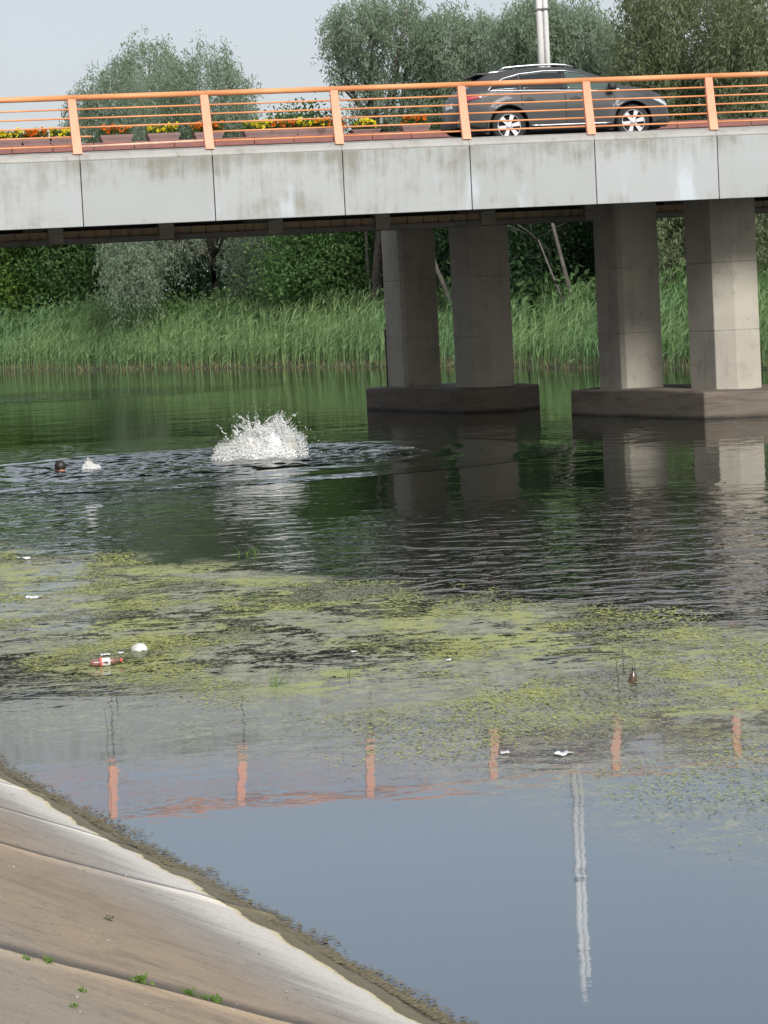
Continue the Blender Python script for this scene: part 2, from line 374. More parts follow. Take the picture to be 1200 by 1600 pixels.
# ---- water
SPL = (-2.35, 50.6)          # where the diver went in
def mk_water():
    g = G('river_water'); p = g.pos(); x, y, z = g.xyz(p)
    flat = g.map(p, (1, 1, 0))
    def blob(cx, cy, rx, ry):
        dx = g.mul(g.sub(x, cx), 1 / rx); dy = g.mul(g.sub(y, cy), 1 / ry)
        return g.smooth(g.add(g.mul(dx, dx), g.mul(dy, dy)), 1.6, .1)
    wob = g.noise(flat, .22, 4, .6)
    # wind-ruffled patches
    gust = g.math('MAXIMUM', blob(3.2, 31, 4.6, 8.), blob(-6, 40, 4.8, 8.5))
    gust = g.math('MAXIMUM', gust, blob(-12, 95, 9, 5.5))
    gust = g.math('MAXIMUM', gust, g.mul(blob(0, 56.5, 13, 4.0), .45))
    gust = g.mul(gust, g.smooth(wob, .30, .55, .35, 1.))
    r1 = g.noise(g.map(flat, (1., 1.15, 1), (0, 0, 0), (0, 0, .3)), 1.7, 2.5, .5, .8)
    r2 = g.noise(g.map(flat, (1., 1.1, 1), (0, 0, 0), (0, 0, -.25)), 7.0, 2, .5, .5)
    swell = g.noise(flat, .55, 3, .5)
    calm = g.smooth(y, 14., 34., .10, 1.)
    near = g.smooth(y, 45., 22., .15, 1.)
    h = g.add(g.mul(g.mul(r1, g.add(.0052, g.mul(gust, .050))), calm), g.mul(g.mul(g.mul(r2, near), g.add(.0014, g.mul(gust, .008))), calm))
    h = g.add(h, g.mul(g.mul(swell, .014), g.smooth(y, 14., 40., .28, 1.)))
    nor = g.bump(h, 1., 1.)
    b = g.n('ShaderNodeBsdfPrincipled')
    g.put(b.inputs['Base Color'], g.mix(g.smooth(y, 13, 24), (.080, .118, .152), (.006, .010, .006)))  # murky body colour; paler blue near the camera stands in for reflected sky
    b.inputs['Roughness'].default_value = .02; b.inputs['IOR'].default_value = 1.40
    g.put(b.inputs['Normal'], nor)
    # thin floating scum film: own colour, broken at a fine scale
    yfar = g.sub(27.6, g.mul(x, 1.6)); ynear = g.sub(18.9, g.mul(x, .9)); yfilm = g.sub(16.0, g.math('MAXIMUM', g.mul(x, .9), g.mul(x, 1.7)))
    wob2 = g.mul(g.sub(g.noise(flat, .35, 4, .6), .5), 6.)
    zone = g.mul(g.smooth(g.add(y, wob2), g.add(yfar, .8), g.sub(yfar, 1.2)), g.smooth(g.add(y, g.mul(wob2, .4)), g.sub(ynear, .6), g.add(ynear, 1.6)))
    film = g.mul(g.smooth(g.add(y, wob2), g.add(yfar, .5), g.sub(yfar, 3.)), g.smooth(g.add(y, g.mul(wob2, .5)), g.sub(yfilm, .6), g.add(yfilm, 1.8)))
    pat = g.noise(g.map(flat, (1., .8, 1)), .8, 6, .62, .5)
    midn = g.noise(flat, 5.5, 5, .65, .4)
    micro = g.noise(flat, 26, 4, .65)
    big = g.add(g.mul(pat, 1.3), g.add(g.mul(midn, .85), g.mul(micro, .60)))
    cov = g.smooth(g.add(big, g.mul(zone, .06)), 1.36, 1.45)
    dense = g.mul(zone, cov)
    m2 = g.smooth(g.add(g.mul(micro, .6), g.mul(midn, .4)), .42, .60)
    sparse = g.mul(film, g.mul(g.smooth(g.noise(flat, .8, 5, .6), .28, .52, .2, 1.), g.mul(m2, .76)))
    mask = g.math('MAXIMUM', g.mul(dense, .95), sparse)
    yel = g.smooth(g.add(g.mul(g.noise(g.map(flat, (1., .75, 1), (5.3, 1.2, 0)), .8, 5, .6), .75), g.mul(midn, .25)), .475, .57)
    scol = g.mix(g.smooth(g.add(g.mul(midn, .5), g.mul(micro, .5)), .38, .62), (.13, .135, .08), (.33, .335, .24))
    scol = g.mix(g.mul(yel, g.mul(zone, g.smooth(micro, .35, .6, .35, .9))), scol, g.mix(micro, (.31, .335, .075), (.39, .41, .13)))
    d = g.prin(scol, .75, g.bump(micro, .6, .01))
    mx = g.n('ShaderNodeMixShader'); g.put(mx.inputs[0], mask); g.put(mx.inputs[1], b.outputs[0]); g.put(mx.inputs[2], d)
    return g.fin(mx.outputs[0])
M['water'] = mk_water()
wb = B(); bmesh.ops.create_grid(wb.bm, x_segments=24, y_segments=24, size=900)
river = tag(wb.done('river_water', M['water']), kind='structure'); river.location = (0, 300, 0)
# water heaved up into rings and chop where the diver went in: a finely meshed sheet lying on the river
cx_, cy_ = SPL[0] - .6, SPL[1] - .3; R_W = 6.4; n_ = 230
gx, gy = np.meshgrid(np.linspace(-R_W, R_W, n_), np.linspace(-R_W, R_W, n_)); rr_ = np.hypot(gx, gy)
hh = np.zeros_like(gx)
for i_ in range(n_):
    for j_ in range(n_):
        r0 = rr_[i_, j_]
        if r0 > R_W: continue
        x_, y_ = gx[i_, j_], gy[i_, j_]; rw = r0 + .45 * mnoise.noise((x_ * .5, y_ * .5, 3))
        ringm = min(max((rw - 1.6) / 2., 0), 1) * min(max((5.6 - rw) / 1.6, 0), 1); chopm = min(max((4.3 - rw) / 1., 0), 1)
        hh[i_, j_] = .016 * math.sin(rw * 6.6) * ringm + .030 * mnoise.noise((x_ * 1.5, y_ * 2.2, 5)) * (chopm * .8 + .2 * ringm) + .022 * mnoise.noise((x_ * 3.4, y_ * 4.6, 9)) * chopm + .010 * mnoise.noise((x_ * 7, y_ * 8.5, 2)) * chopm
hh = np.maximum(hh, -.028) * np.clip((R_W - rr_) / 1.2, 0, 1) + .032 * np.clip((R_W - rr_) / .8, 0, 1)
idx = np.arange(n_ * n_).reshape(n_, n_); q4 = np.stack([idx[:-1, :-1], idx[:-1, 1:], idx[1:, 1:], idx[1:, :-1]], -1).reshape(-1, 4)
q4 = q4[(rr_.ravel()[q4] < R_W).all(1)]
dist = mobj('disturbed_water', np_mesh('disturbed_water', np.c_[gx.ravel() + cx_, gy.ravel() + cy_, hh.ravel() + .003], q4, True), M['water']); tag(dist, kind='structure')

# ================================================================== BRIDGE
BP = np.array([-5.339, 52.909]); TH = .212
BE = np.array([math.cos(TH), math.sin(TH)]); BN = np.array([-math.sin(TH), math.cos(TH)])
BM = Matrix.Translation((BP[0], BP[1], 0)) @ Matrix.Rotation(TH, 4, 'Z')     # local: x along, y back, z up
K0, K1 = -7, 14
def child(o, par):
    o.parent = par; return o
bridge = empty('road_bridge', (BP[0], BP[1], 0), TH)
tag(bridge, 'weathered concrete road bridge deck crossing the whole river on grey piers', 'bridge')
zb, zt = 4.40, 5.615
pan = None
for k in range(K0, K1):
    if pan is None:
        b = B(); b.box((.008, 0, zb), (2.492, .22, zt), .012); po = b.done('fascia_panel', M['fascia'], bridge); pan = po.data
    else: po = mobj('fascia_panel', pan, None, bridge)
    po.location = (2.5 * k, random.uniform(-.004, .004), 0)
# sealed joint strip set back behind the panels, sloping coping on top
for k in range(K0, K1):
    b = B(); prof = [(.012, zt), (.0, zt + .025), (.03, zt + .085), (.16, zt + .155), (.42, zt + .16), (.42, zt)]
    b.extrude_profile(prof, [lambda o, z, t=t: (t, o, z) for t in (2.5 * k + .004, 2.5 * k + 2.496)])
    c = b.done('coping', M['coping'], bridge)
x0, x1 = 2.5 * K0, 2.5 * K1
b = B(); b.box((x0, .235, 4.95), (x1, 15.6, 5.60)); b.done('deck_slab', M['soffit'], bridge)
b = B(); b.box((x0, .42, 5.602), (x1, 3.0, 5.74)); b.done('footway', M['kerb'], bridge)
b = B(); b.box((x0, 3.004, 5.602), (x1, 3.25, 5.95), .015); b.done('road_kerb', M['kerb'], bridge)
b = B(); b.box((x0, 3.254, 5.602), (x1, 9.6, 5.93)); b.box((x0, 10.4, 5.602), (x1, 15.3, 5.93)); b.done('road_surface', M['asphalt'], bridge)
# inner edge beam seen under the deck with ribs, rusty starter bars and dark slots
OB = 10.6
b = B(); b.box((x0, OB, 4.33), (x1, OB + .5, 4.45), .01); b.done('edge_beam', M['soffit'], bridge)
b = B(); b.box((x0, OB + .12, 4.452), (x1, OB + .45, 4.62)); b.done('beam_web', M['rustband'], bridge)
b = B(); b.box((x0, OB + .08, 4.74), (x1, OB + .45, 4.948)); b.done('upper_web', M['column'], bridge)
b = B(); b.box((x0, OB + .48, 4.452), (x1, OB + .60, 4.948)); b.done('back_web', M['steel_dark'], bridge)
rib = None
for k in range(K0, K1):
    if rib is None:
        b = B(); b.box((-.17, -.04, 4.35), (.17, .5, 4.947), .01); ro = b.done('rib', M['column'], bridge); rib = ro.data
    else: ro = mobj('rib', rib, None, bridge)
    ro.location = (2.5 * k + .55, OB, 0)
bar = None
for k in range(-14, 62):
    if (k * .36 - .55) % 2.5 < .25 or (k * .36 - .55) % 2.5 > 2.3: continue
    if bar is None:
        b = B(); b.tube([(0, 0, 4.44), (.005, 0, 4.7), (0, .02, 4.80)], .012, 6); br = b.done('starter_bar', M['steel_dark'], bridge); bar = br.data
    else: br = mobj('starter_bar', bar, None, bridge)
    br.location = (k * .36 + random.uniform(-.03, .03), OB + .05, 0)
# transverse beams under the slab (deep shade)
for k in range(-3, 7):
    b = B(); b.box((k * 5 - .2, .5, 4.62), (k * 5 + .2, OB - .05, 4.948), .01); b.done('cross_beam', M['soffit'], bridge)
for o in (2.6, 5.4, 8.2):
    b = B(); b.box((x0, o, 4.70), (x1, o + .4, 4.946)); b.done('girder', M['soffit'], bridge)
# raised median kerb with red stones, carrying the planters
OM = 9.65
b = B(); b.box((x0, OM, 5.602), (x1, OM + .7, 6.34), .015); b.done('median_kerb', M['kerb'], bridge)
stone = None
for i in range(int((x1 - x0) / .9)):
    if stone is None:
        b = B(); b.box((.006, -.03, 6.342), (.894, .73, 6.51), .012); s_ = b.done('kerb_stone', M['redstone'], bridge); stone = s_.data
    else: s_ = mobj('kerb_stone', stone, None, bridge)
    s_.location = (x0 + i * .9, OM, random.uniform(-.005, .005))

# ---- railing
rail = tag(empty('bridge_railing', (BP[0], BP[1], 0), TH), 'orange painted steel railing along the near edge of the bridge', 'railing')
RO = .17; RZ = zt + .14
post = None
for k in range(K0, K1):
    if post is None:
        b = B()
        # flat post, slightly curved outward at the foot
        n = 9; prof = []
        for i in range(n + 1):
            t = i / n; z = RZ + 1.03 * t; dx = -.055 * (t) + .03 * math.sin(math.pi * t) * 0
            prof.append((dx, -.10 * (1 - t) ** 2 * .6, z))
        hw, hd = .080, .045
        rings = [[b.bm.verts.new((dx + sx * hw * (1.05 - .12 * i / n), dy + sy * hd, z)) for sx, sy in ((-1, -1), (1, -1), (1, 1), (-1, 1))] for i, (dx, dy, z) in enumerate(prof)]
        for r0, r1 in zip(rings[:-1], rings[1:]):
            for q in range(4): b.bm.faces.new((r0[q], r0[(q + 1) % 4], r1[(q + 1) % 4], r1[q]))
        b.bm.faces.new(rings[0][::-1]); b.bm.faces.new(rings[-1])
        es = [e for e in b.bm.edges if abs((e.verts[0].co - e.verts[1].co).z) > .05]
        bmesh.ops.bevel(b.bm, geom=es, offset=.008, segments=2, affect='EDGES')
        po = b.done('post', M['salmon'], rail); post = po.data
    else:
        po = mobj('post', post, None, rail)
    po.location = (2.5 * k - .02, RO, 0)
tr = rr_ = None
for k in range(K0, K1 - 1):
    if tr is None:
        b = B(); b.tube([(0, 0, 0), (2.5, 0, 0)], .053, 16); t_ = b.done('top_rail', M['orange'], rail, True); tr = t_.data
    else: t_ = mobj('top_rail', tr, None, rail)
    t_.location = (2.5 * k - .07, RO, RZ + 1.05)
    for i in range(5):
        fz = .16 + .168 * i
        if k == 0 and i == 1:                         # broken rail: only a short stub is left
            b = B(); b.tube([(2.5 * k, RO, RZ + fz), (2.5 * k + .26, RO, RZ + fz - .005)], .017, 10); b.done('rail_stub', M['orange'], rail, True); continue
        if k == 0 and i == 0:
            b = B(); b.tube([(0, RO, RZ + fz - .02), (2.5, RO, RZ + fz + .01)], .021, 10); b.done('rail', M['orange_faded'], rail, True); continue
        if rr_ is None:
            b = B(); b.tube([(0, 0, 0), (2.5, 0, 0)], .017, 10); r_ = b.done('rail', M['orange'], rail, True); rr_ = r_.data
        else: r_ = mobj('rail', rr_, None, rail)
        r_.location = (2.5 * k - .04, RO, RZ + fz + random.uniform(-.004, .004))

# ---- piers
PA = np.array([-.43, .90]); PA /= np.linalg.norm(PA); PB = np.array([PA[1], -PA[0]])
def pier(label, Cf, Cb, w, front_t, back_t, pipe=False):
    """Cf front column centre, Cb rear column centre (plan)"""
    root = tag(empty('bridge_pier', (Cf[0], Cf[1], 0)), label, 'bridge pier', 'twin-column bridge piers standing in the river')
    L = lambda P: (P[0] - Cf[0], P[1] - Cf[1])
    P = lambda b_, a_: L(Cf + PB * b_ + PA * a_)
    n = .7
    poly = [P(-w, back_t), P(-w, front_t), P(0, front_t - n), P(w, front_t), P(w, back_t), P(0, back_t + n)]
    b = B(); b.prism(poly, -1.4, .56, .04)
    bmesh.ops.subdivide_edges(b.bm, edges=[e for e in b.bm.edges if e.calc_length() > .5], cuts=8, use_grid_fill=True)
    for v in b.bm.verts:
        q = mnoise.noise_vector((v.co.x * 2 + Cf[0], v.co.y * 2, v.co.z * 2)); v.co += q * .018
        if v.co.z > .5: v.co.z += .05 * math.exp(-((v.co.x * PA[0] + v.co.y * PA[1]) - 1.4) ** 2 / 4) - .02
    b.done('footing', M['footing'], root)
    front = [(-.70, .55), (-.27, -.40), (.17, -.54), (.70, -.30), (.55, .62), (-.2, .95)]
    rear = [(-.67, .55), (-.27, -.42), (-.15, -.52), (.67, -.33), (.52, .62), (-.2, .95)]
    for Cc, poly in ((Cf, front), (Cb, rear)):
        o = L(Cc)
        b = B(); b.prism([(o[0] + x * .98, o[1] + y) for x, y in poly], .45, 4.60, .02); b.done('column', M['column'], root)
        b = B(); b.prism([(o[0] + x * .7, o[1] + y * .7 + .1) for x, y in poly], 4.602, 4.75, .01); b.done('bearing_pad', M['steel_dark'], root)
    if pipe:
        o = L(Cb); b = B(); b.tube([(o[0] - .62, o[1] + .62, .4), (o[0] - .62, o[1] + .62, 1.98)], .075, 10); b.done('drain_pipe', M['bark'], root, True)
def col_at(px, Z): return np.array([(px - 592 + 6) / 4400 * Z, Z])
D_, C_ = col_at(1131, 58.6), col_at(983, 61.4)
B_, A_ = col_at(754, 67.0), col_at(644, 70.2)
pier('pier with pale weathered columns under the right end of the bridge, nearest the viewer', D_, C_, 1.15, -.9, 4.6)
pier('farther pier with dark columns and rusty brown footing under the middle of the bridge', B_, A_, 1.02, -.8, 4.5, True)

# ---- lamp pole on the median
Lp = BP + BE * 9.9 + BN * 10.0
def bl(t, o, z): q = BP + BE * t + BN * o; return (q[0], q[1], z)
px845 = (845 - 600 + 29) / 4400 * 66.2
tt = (px845 - BP[0] + BN[0] * -10.0) / BE[0]
lamp = tag(empty('lamp_post', bl(tt, 10.0, 6.5)), 'tall pale lamp post rising behind the car from the bridge median', 'lamp post')
b = B(); b.tube([(0, 0, 0), (0, 0, 7.3)], [.085, .066], 14); b.done('pole', M['pole'], lamp, True)
b = B(); b.tube([(.145, -.02, 0), (.135, -.02, 7.0)], [.065, .055], 12); b.done('conduit', M['pole'], lamp, True)
for z in (1.0, 2.65, 4.4, 6.2):
    b = B(); b.box((-.11, -.09, z), (.215, .08, z + .05), .01); b.done('clamp', M['clamp'], lamp)
b = B(); b.tube([(-.28, .02, 2.62), (0, .02, 2.66), (.42, .02, 2.70)], .012, 6); b.done('cable', M['clamp'], lamp)
b = B(); b.box((-.16, -.16, 0), (.16, .16, .03), .005); b.done('base_plate', M['pole'], lamp)
# ================================================================== VEGETATION
def bank_at(px):
    Z = float(np.interp(px, [-400, -100, 0, 300, 600, 900, 1200, 1400], [178, 147, 140.3, 125, 111.8, 97.1, 85.9, 79])); return Z
def site(px, back):
    """a spot on the far bank; px is where it is seen across the picture, back the metres behind the water edge"""
    Z = bank_at(px) + back; return ((px - 592) / 4400 * Z, Z)
def ground_z(x, y):
    d = (BKR - np.array([x, y])); i = int(np.argmin((d ** 2).sum(1))); q = float(-(d[i] @ BKN[i])); return float(bankz(q))
def unit(v): return v / np.maximum(np.linalg.norm(v, axis=1, keepdims=True), 1e-6)
def leaf_mesh(name, c, d, s, l, w):
    """diamond leaf: base c, direction d, side s, length l, width w"""
    n = len(c); l = l[:, None]; w = w[:, None]
    V = np.stack([c, c + d * l * .45 + s * w * .5, c + d * l, c + d * l * .45 - s * w * .5], 1).reshape(-1, 3)
    return np_mesh(name, V, np.arange(4 * n).reshape(-1, 4))
def rand_dirs(n, r): return unit(r.normal(size=(n, 3)))
def crown_points(lobes, n, r, shell=.55):
    """cluster centres spread through ellipsoid lobes, denser towards the outside"""
    vol = np.array([l[3] * l[4] * l[5] for l in lobes]) ** .75; k = r.choice(len(lobes), n, p=vol / vol.sum())
    L = np.array(lobes)[k]; d = rand_dirs(n, r); rad = (shell + (1 - shell) * r.random(n) ** .6)
    lump = np.array([1 + .46 * mnoise.noise((a * 2.3 + i * 5, b * 2.3, c * 2.3)) for (a, b, c), i in zip(d, k)])
    P = L[:, :3] + d * (rad * lump)[:, None] * L[:, 3:6]
    return P, d
def branches(b, base, lobes, r, trunk_r, lean, limbs, split):
    """tapered trunk and limbs that end inside the lobes"""
    base = Vector(base); top = Vector(lobes[0][:3])
    fork = base.lerp(top, split) + Vector((lean, 0, 0)); mid = base.lerp(fork, .5) + Vector((r.normal() * .15, r.normal() * .15, 0))
    b.tube([base - Vector((0, 0, .3)), base + Vector((0, 0, .25)), mid, fork], [trunk_r * 1.5, trunk_r * 1.1, trunk_r * .9, trunk_r * .72], 9)
    for i in range(limbs):
        L = lobes[i % len(lobes)]; e = Vector(L[:3]) + Vector((r.normal() * L[3] * .45, r.normal() * L[4] * .45, r.normal() * L[5] * .35))
        m1 = fork.lerp(e, .4) + Vector((r.normal() * .4, r.normal() * .4, .5)); m2 = fork.lerp(e, .75) + Vector((r.normal() * .3, r.normal() * .3, .35))
        b.tube([fork - Vector((0, 0, .3)), m1, m2, e], [trunk_r * .55, trunk_r * .36, trunk_r * .2, trunk_r * .06], 6)
        for j in range(3):
            q = m1.lerp(m2, r.random()); e2 = q + Vector((r.normal() * 1.2, r.normal() * 1.0, .4 + r.random() * 1.3))
            b.tube([q, q.lerp(e2, .5) + Vector((0, 0, .15)), e2], [trunk_r * .17, trunk_r * .1, trunk_r * .03], 5)
def tree(name, label, base, lobes, mat, n, seed, weep=.0, leaf=(.21, .055), trunk_r=.3, lean=0., limbs=6, split=.45, cluster=14, csize=.45, bark='bark', group='trees on the far bank', extra=None):
    r = np.random.default_rng(seed); root = empty(name, (base[0], base[1], base[2])); tag(root, label, 'tree', group)
    o3 = np.array(base); lob = [(l[0] - o3[0], l[1] - o3[1], l[2] - o3[2], *l[3:]) for l in lobes]
    b = B(); branches(b, (0, 0, 0), lob, r, trunk_r, lean, limbs, split)
    if extra: extra(b)
    b.done('trunk', M[bark], root, True)
    nc = n // cluster; P, dn = crown_points(lob, nc, r)
    if weep > 0:                                     # hanging sprays
        Ln = (.5 + r.random(nc) ** 1.5 * 2.0) * weep; t = r.random((nc, cluster))
        out = unit(dn * np.array([1, 1, 0]) + 1e-3); sw = r.normal(size=(nc, 1, 3)) * .10
        C = P[:, None] + out[:, None] * (t * .35)[..., None] + np.array([0, 0, -1.]) * (t * Ln[:, None])[..., None] + sw * t[..., None] + r.normal(size=(nc, cluster, 3)) * .09
        C = C.reshape(-1, 3); d = unit(np.array([0, 0, -.75]) + r.normal(size=C.shape) * .55)
    else:
        C = (P[:, None] + r.normal(size=(nc, cluster, 3)) * csize * np.array([1, 1, .6])).reshape(-1, 3)
        d = unit(r.normal(size=C.shape) + np.array([0, 0, -.25]))
    keep = C[:, 2] > .15; C = C[keep]; d = d[keep]
    s = unit(np.cross(d, r.normal(size=C.shape)))
    l = leaf[0] * (.6 + .8 * r.random(len(C))); w = leaf[1] * (.6 + .8 * r.random(len(C)))
    mobj('crown', leaf_mesh('crown', C, d, s, l, w), M[mat], root)
    return root
def hor(px): return 460 + (600 - px) * .05
def lobe(px, y, Z, rpx, rpy, depth):
    """an ellipsoid of foliage seen at px,y from the embankment, at distance Z"""
    k = Z / 4400; return ((px - 592 + (y - 800) * -.05 - 8) * k, Z, CAM_H + (hor(px) - y) * k, rpx * k, depth, rpy * k)
def T(name, label, px, back, lobs, mat, n, seed, **kw):
    x, y = site(px, back); base = (x, y, ground_z(x, y))
    tree(name, label, base, [lobe(a, b_, y + dz, c, d, dep) for a, b_, c, d, dep, dz in lobs], mat, n, seed, **kw)
# crowns above the bridge
T('willow_tree', 'broad silvery willow with thick trunk and hanging sprays at the left of the bridge view', 338, 11,
  [(325, 150, 66, 85, 3.2, 0), (255, 180, 70, 85, 3., 1), (300, 250, 100, 70, 3.4, 1), (235, 350, 80, 70, 2.4, -1), (398, 390, 44, 58, 2.2, -2.5), (205, 410, 45, 50, 2.2, -2.5), (330, 350, 95, 34, 2.4, 2.5), (365, 200, 38, 60, 2.4, 0)],
  'silver', 78000, 3, weep=.85, leaf=(.20, .052), trunk_r=.36, limbs=9, split=.4)
T('willow_tree', 'tall pale willow whose crown thins out to the left behind the railing', 212, 21,
  [(235, 128, 62, 72, 3.2, 0), (185, 165, 50, 70, 3, 0), (150, 210, 48, 62, 2.6, 0), (205, 260, 80, 80, 3.2, 0), (128, 170, 18, 46, 1.4, 0)],
  'silver', 40000, 4, weep=.75, trunk_r=.3)
T('willow_tree', 'loose open-crowned willow with dark limbs left of the car, sky showing through', 600, 9,
  [(590, 55, 78, 52, 3.0, 0), (560, 40, 42, 46, 2, 0), (610, 20, 44, 36, 2, 0), (550, 105, 36, 30, 2, 0), (630, 150, 75, 60, 3., 0), (620, 250, 80, 70, 3, 0), (525, 50, 18, 26, 1.2, 0)],
  'silver', 29000, 5, weep=.45, trunk_r=.26, limbs=12, split=.5)
T('willow_tree', 'rounded grey-green willow rising directly behind the rear of the car', 712, 12,
  [(715, 85, 72, 72, 3., 0), (690, 60, 44, 42, 2.2, 0), (745, 70, 40, 50, 2.2, 0), (710, 180, 86, 90, 3.4, 0), (720, 280, 80, 70, 3, 0)],
  'silver', 42000, 6, weep=.55, trunk_r=.28)
T('willow_tree', 'wide grey-green willow behind the pale lamp post and the car roof', 868, 13,
  [(865, 70, 92, 78, 3.2, 0), (820, 50, 50, 52, 2.4, 0), (915, 75, 54, 62, 2.4, 0), (870, 180, 105, 90, 3.6, 0), (850, 40, 44, 40, 2, 0)],
  'silver', 50000, 7, weep=.55, trunk_r=.3, limbs=8)
T('willow_tree', 'tall olive-tinted weeping willow at the right above the car bonnet', 1062, 12,
  [(1060, 40, 98, 110, 3.6, 0), (1010, 90, 55, 80, 2.6, 0), (1060, 170, 110, 100, 3.6, 0), (1060, 280, 95, 80, 3.2, 0), (1052, 350, 60, 70, 2.2, -2), (1030, -20, 60, 60, 3, 0)],
  'olive', 64000, 8, weep=.9, trunk_r=.34)
T('willow_tree', 'deep olive willow filling the top right corner behind the railing', 1185, 12,
  [(1190, 30, 85, 110, 3.4, 0), (1150, 90, 55, 85, 2.6, 0), (1200, 170, 95, 90, 3.2, 0), (1190, 290, 80, 80, 3, 0), (1215, 380, 60, 60, 2.2, -1)],
  'olive', 52000, 9, weep=.9, trunk_r=.34)
# foliage seen under the deck
T('broadleaf_tree', 'bright yellow-green tree at the far left edge under the bridge', 8, 12,
  [(15, 400, 85, 60, 3, 0), (-30, 350, 70, 70, 3, 0), (40, 450, 60, 34, 2.4, -1), (0, 300, 60, 60, 3, 0)], 'bright', 22000, 10, leaf=(.20, .13), csize=.5, trunk_r=.2)
T('broadleaf_tree', 'dark green tree left of the thick willow trunk under the bridge', 122, 15,
  [(120, 400, 75, 70, 3, 0), (160, 450, 45, 40, 2.4, 0), (90, 330, 70, 70, 3, 0)], 'green', 20000, 12, leaf=(.20, .12), csize=.5, trunk_r=.2)
def pale_stem(b):
    b.tube([(1.9, -3, -.2), (1.95, -3, 1.8), (1.85, -3, 4.2), (1.9, -3, 7)], [.11, .09, .07, .04], 7)
T('broadleaf_tree', 'leafy mid-green tree between the willow trunk and the nearest-left column', 520, 9,
  [(520, 330, 85, 90, 3.2, 0), (540, 420, 66, 60, 2.6, -1), (460, 420, 50, 50, 2.4, 0), (480, 250, 55, 60, 2.6, 0), (475, 205, 50, 34, 2, 0)], 'green', 28000, 13, leaf=(.19, .11), csize=.5, trunk_r=.2, extra=pale_stem, bark='palebark')
def lean_stems(b):
    b.tube([(1.0, -4.5, -.3), (.75, -4.5, 1.5), (.3, -4.5, 3.6), (-.2, -4.5, 6)], [.12, .10, .075, .05], 7)
    b.tube([(.85, -4.6, .8), (.2, -4.6, 2.2), (-.5, -4.6, 4.2)], [.06, .05, .03], 6)
T('broadleaf_tree', 'dark green tree with bare leaning stems seen between the two piers', 862, 10,
  [(860, 340, 95, 80, 3.2, 0), (820, 420, 55, 60, 2.4, 0), (900, 430, 50, 50, 2.4, 1), (860, 260, 90, 70, 3, 0)], 'dark', 22000, 14, leaf=(.19, .11), csize=.5, trunk_r=.18, extra=lean_stems, bark='palebark')
def lean_stem2(b):
    b.tube([(.9, -3.5, -.3), (.6, -3.5, 1.8), (.0, -3.5, 3.4), (-.6, -3.5, 5.5)], [.13, .11, .085, .05], 7)
T('broadleaf_tree', 'dark tree with a pale crooked stem showing between the columns of the farther pier', 690, 8,
  [(690, 340, 60, 80, 2.6, 0), (700, 430, 45, 50, 2.2, 1), (690, 260, 70, 60, 2.6, 0)], 'dark', 14000, 15, leaf=(.19, .11), csize=.5, trunk_r=.16, extra=lean_stem2, bark='palebark')
# wood behind them, one dark mass
r = np.random.default_rng(40); N = 3400
px = r.uniform(-250, 1420, N); bk = r.uniform(17, 30, N); hz = r.random(N) ** .8
Zs = np.interp(px, [-400, -100, 0, 300, 600, 900, 1200, 1400], [178, 147, 140.3, 125, 111.8, 97.1, 85.9, 79]) + bk
top = np.array([CAM_H + (hor(p_) - 270 + 40 * mnoise.noise((p_ * .012, 3, 0))) / 4400 * z_ for p_, z_ in zip(px, Zs)])
P = np.c_[(px - 592) / 4400 * Zs, Zs, .6 + hz * (top - .6)]
C = (P[:, None] + r.normal(size=(N, 13, 3)) * .6).reshape(-1, 3); C[:, 2] = np.maximum(C[:, 2], .5)
d = rand_dirs(len(C), r); s = unit(np.cross(d, r.normal(size=C.shape)))
w_ = tag(mobj('woodland', leaf_mesh('woodland', C, d, s, .55 * (.6 + .8 * r.random(len(C))), .38 * (.6 + .8 * r.random(len(C)))), M['dark']), 'dark dense woodland behind the trees on the far bank', 'woodland', kind='stuff')
# scrub right behind the reeds
r = np.random.default_rng(41); N = 1500
px = r.uniform(-150, 1350, N); bk = r.uniform(6, 11, N); Zs = np.interp(px, [-400, -100, 0, 300, 600, 900, 1200, 1400], [178, 147, 140.3, 125, 111.8, 97.1, 85.9, 79]) + bk
hh = .7 + r.random(N) * (2.2 + 1.0 * np.array([mnoise.noise((p_ * .02, 9, 0)) for p_ in px]))
P = np.c_[(px - 592) / 4400 * Zs, Zs, hh]
C = (P[:, None] + r.normal(size=(N, 14, 3)) * .4).reshape(-1, 3); C[:, 2] = np.maximum(C[:, 2], .4)
d = rand_dirs(len(C), r); s = unit(np.cross(d, r.normal(size=C.shape)))
tag(mobj('undergrowth', leaf_mesh('undergrowth', C, d, s, .26 * (.6 + .8 * r.random(len(C))), .15 * (.6 + .8 * r.random(len(C)))), M['green']), 'tangled green undergrowth between reeds and trees', 'undergrowth', kind='stuff')

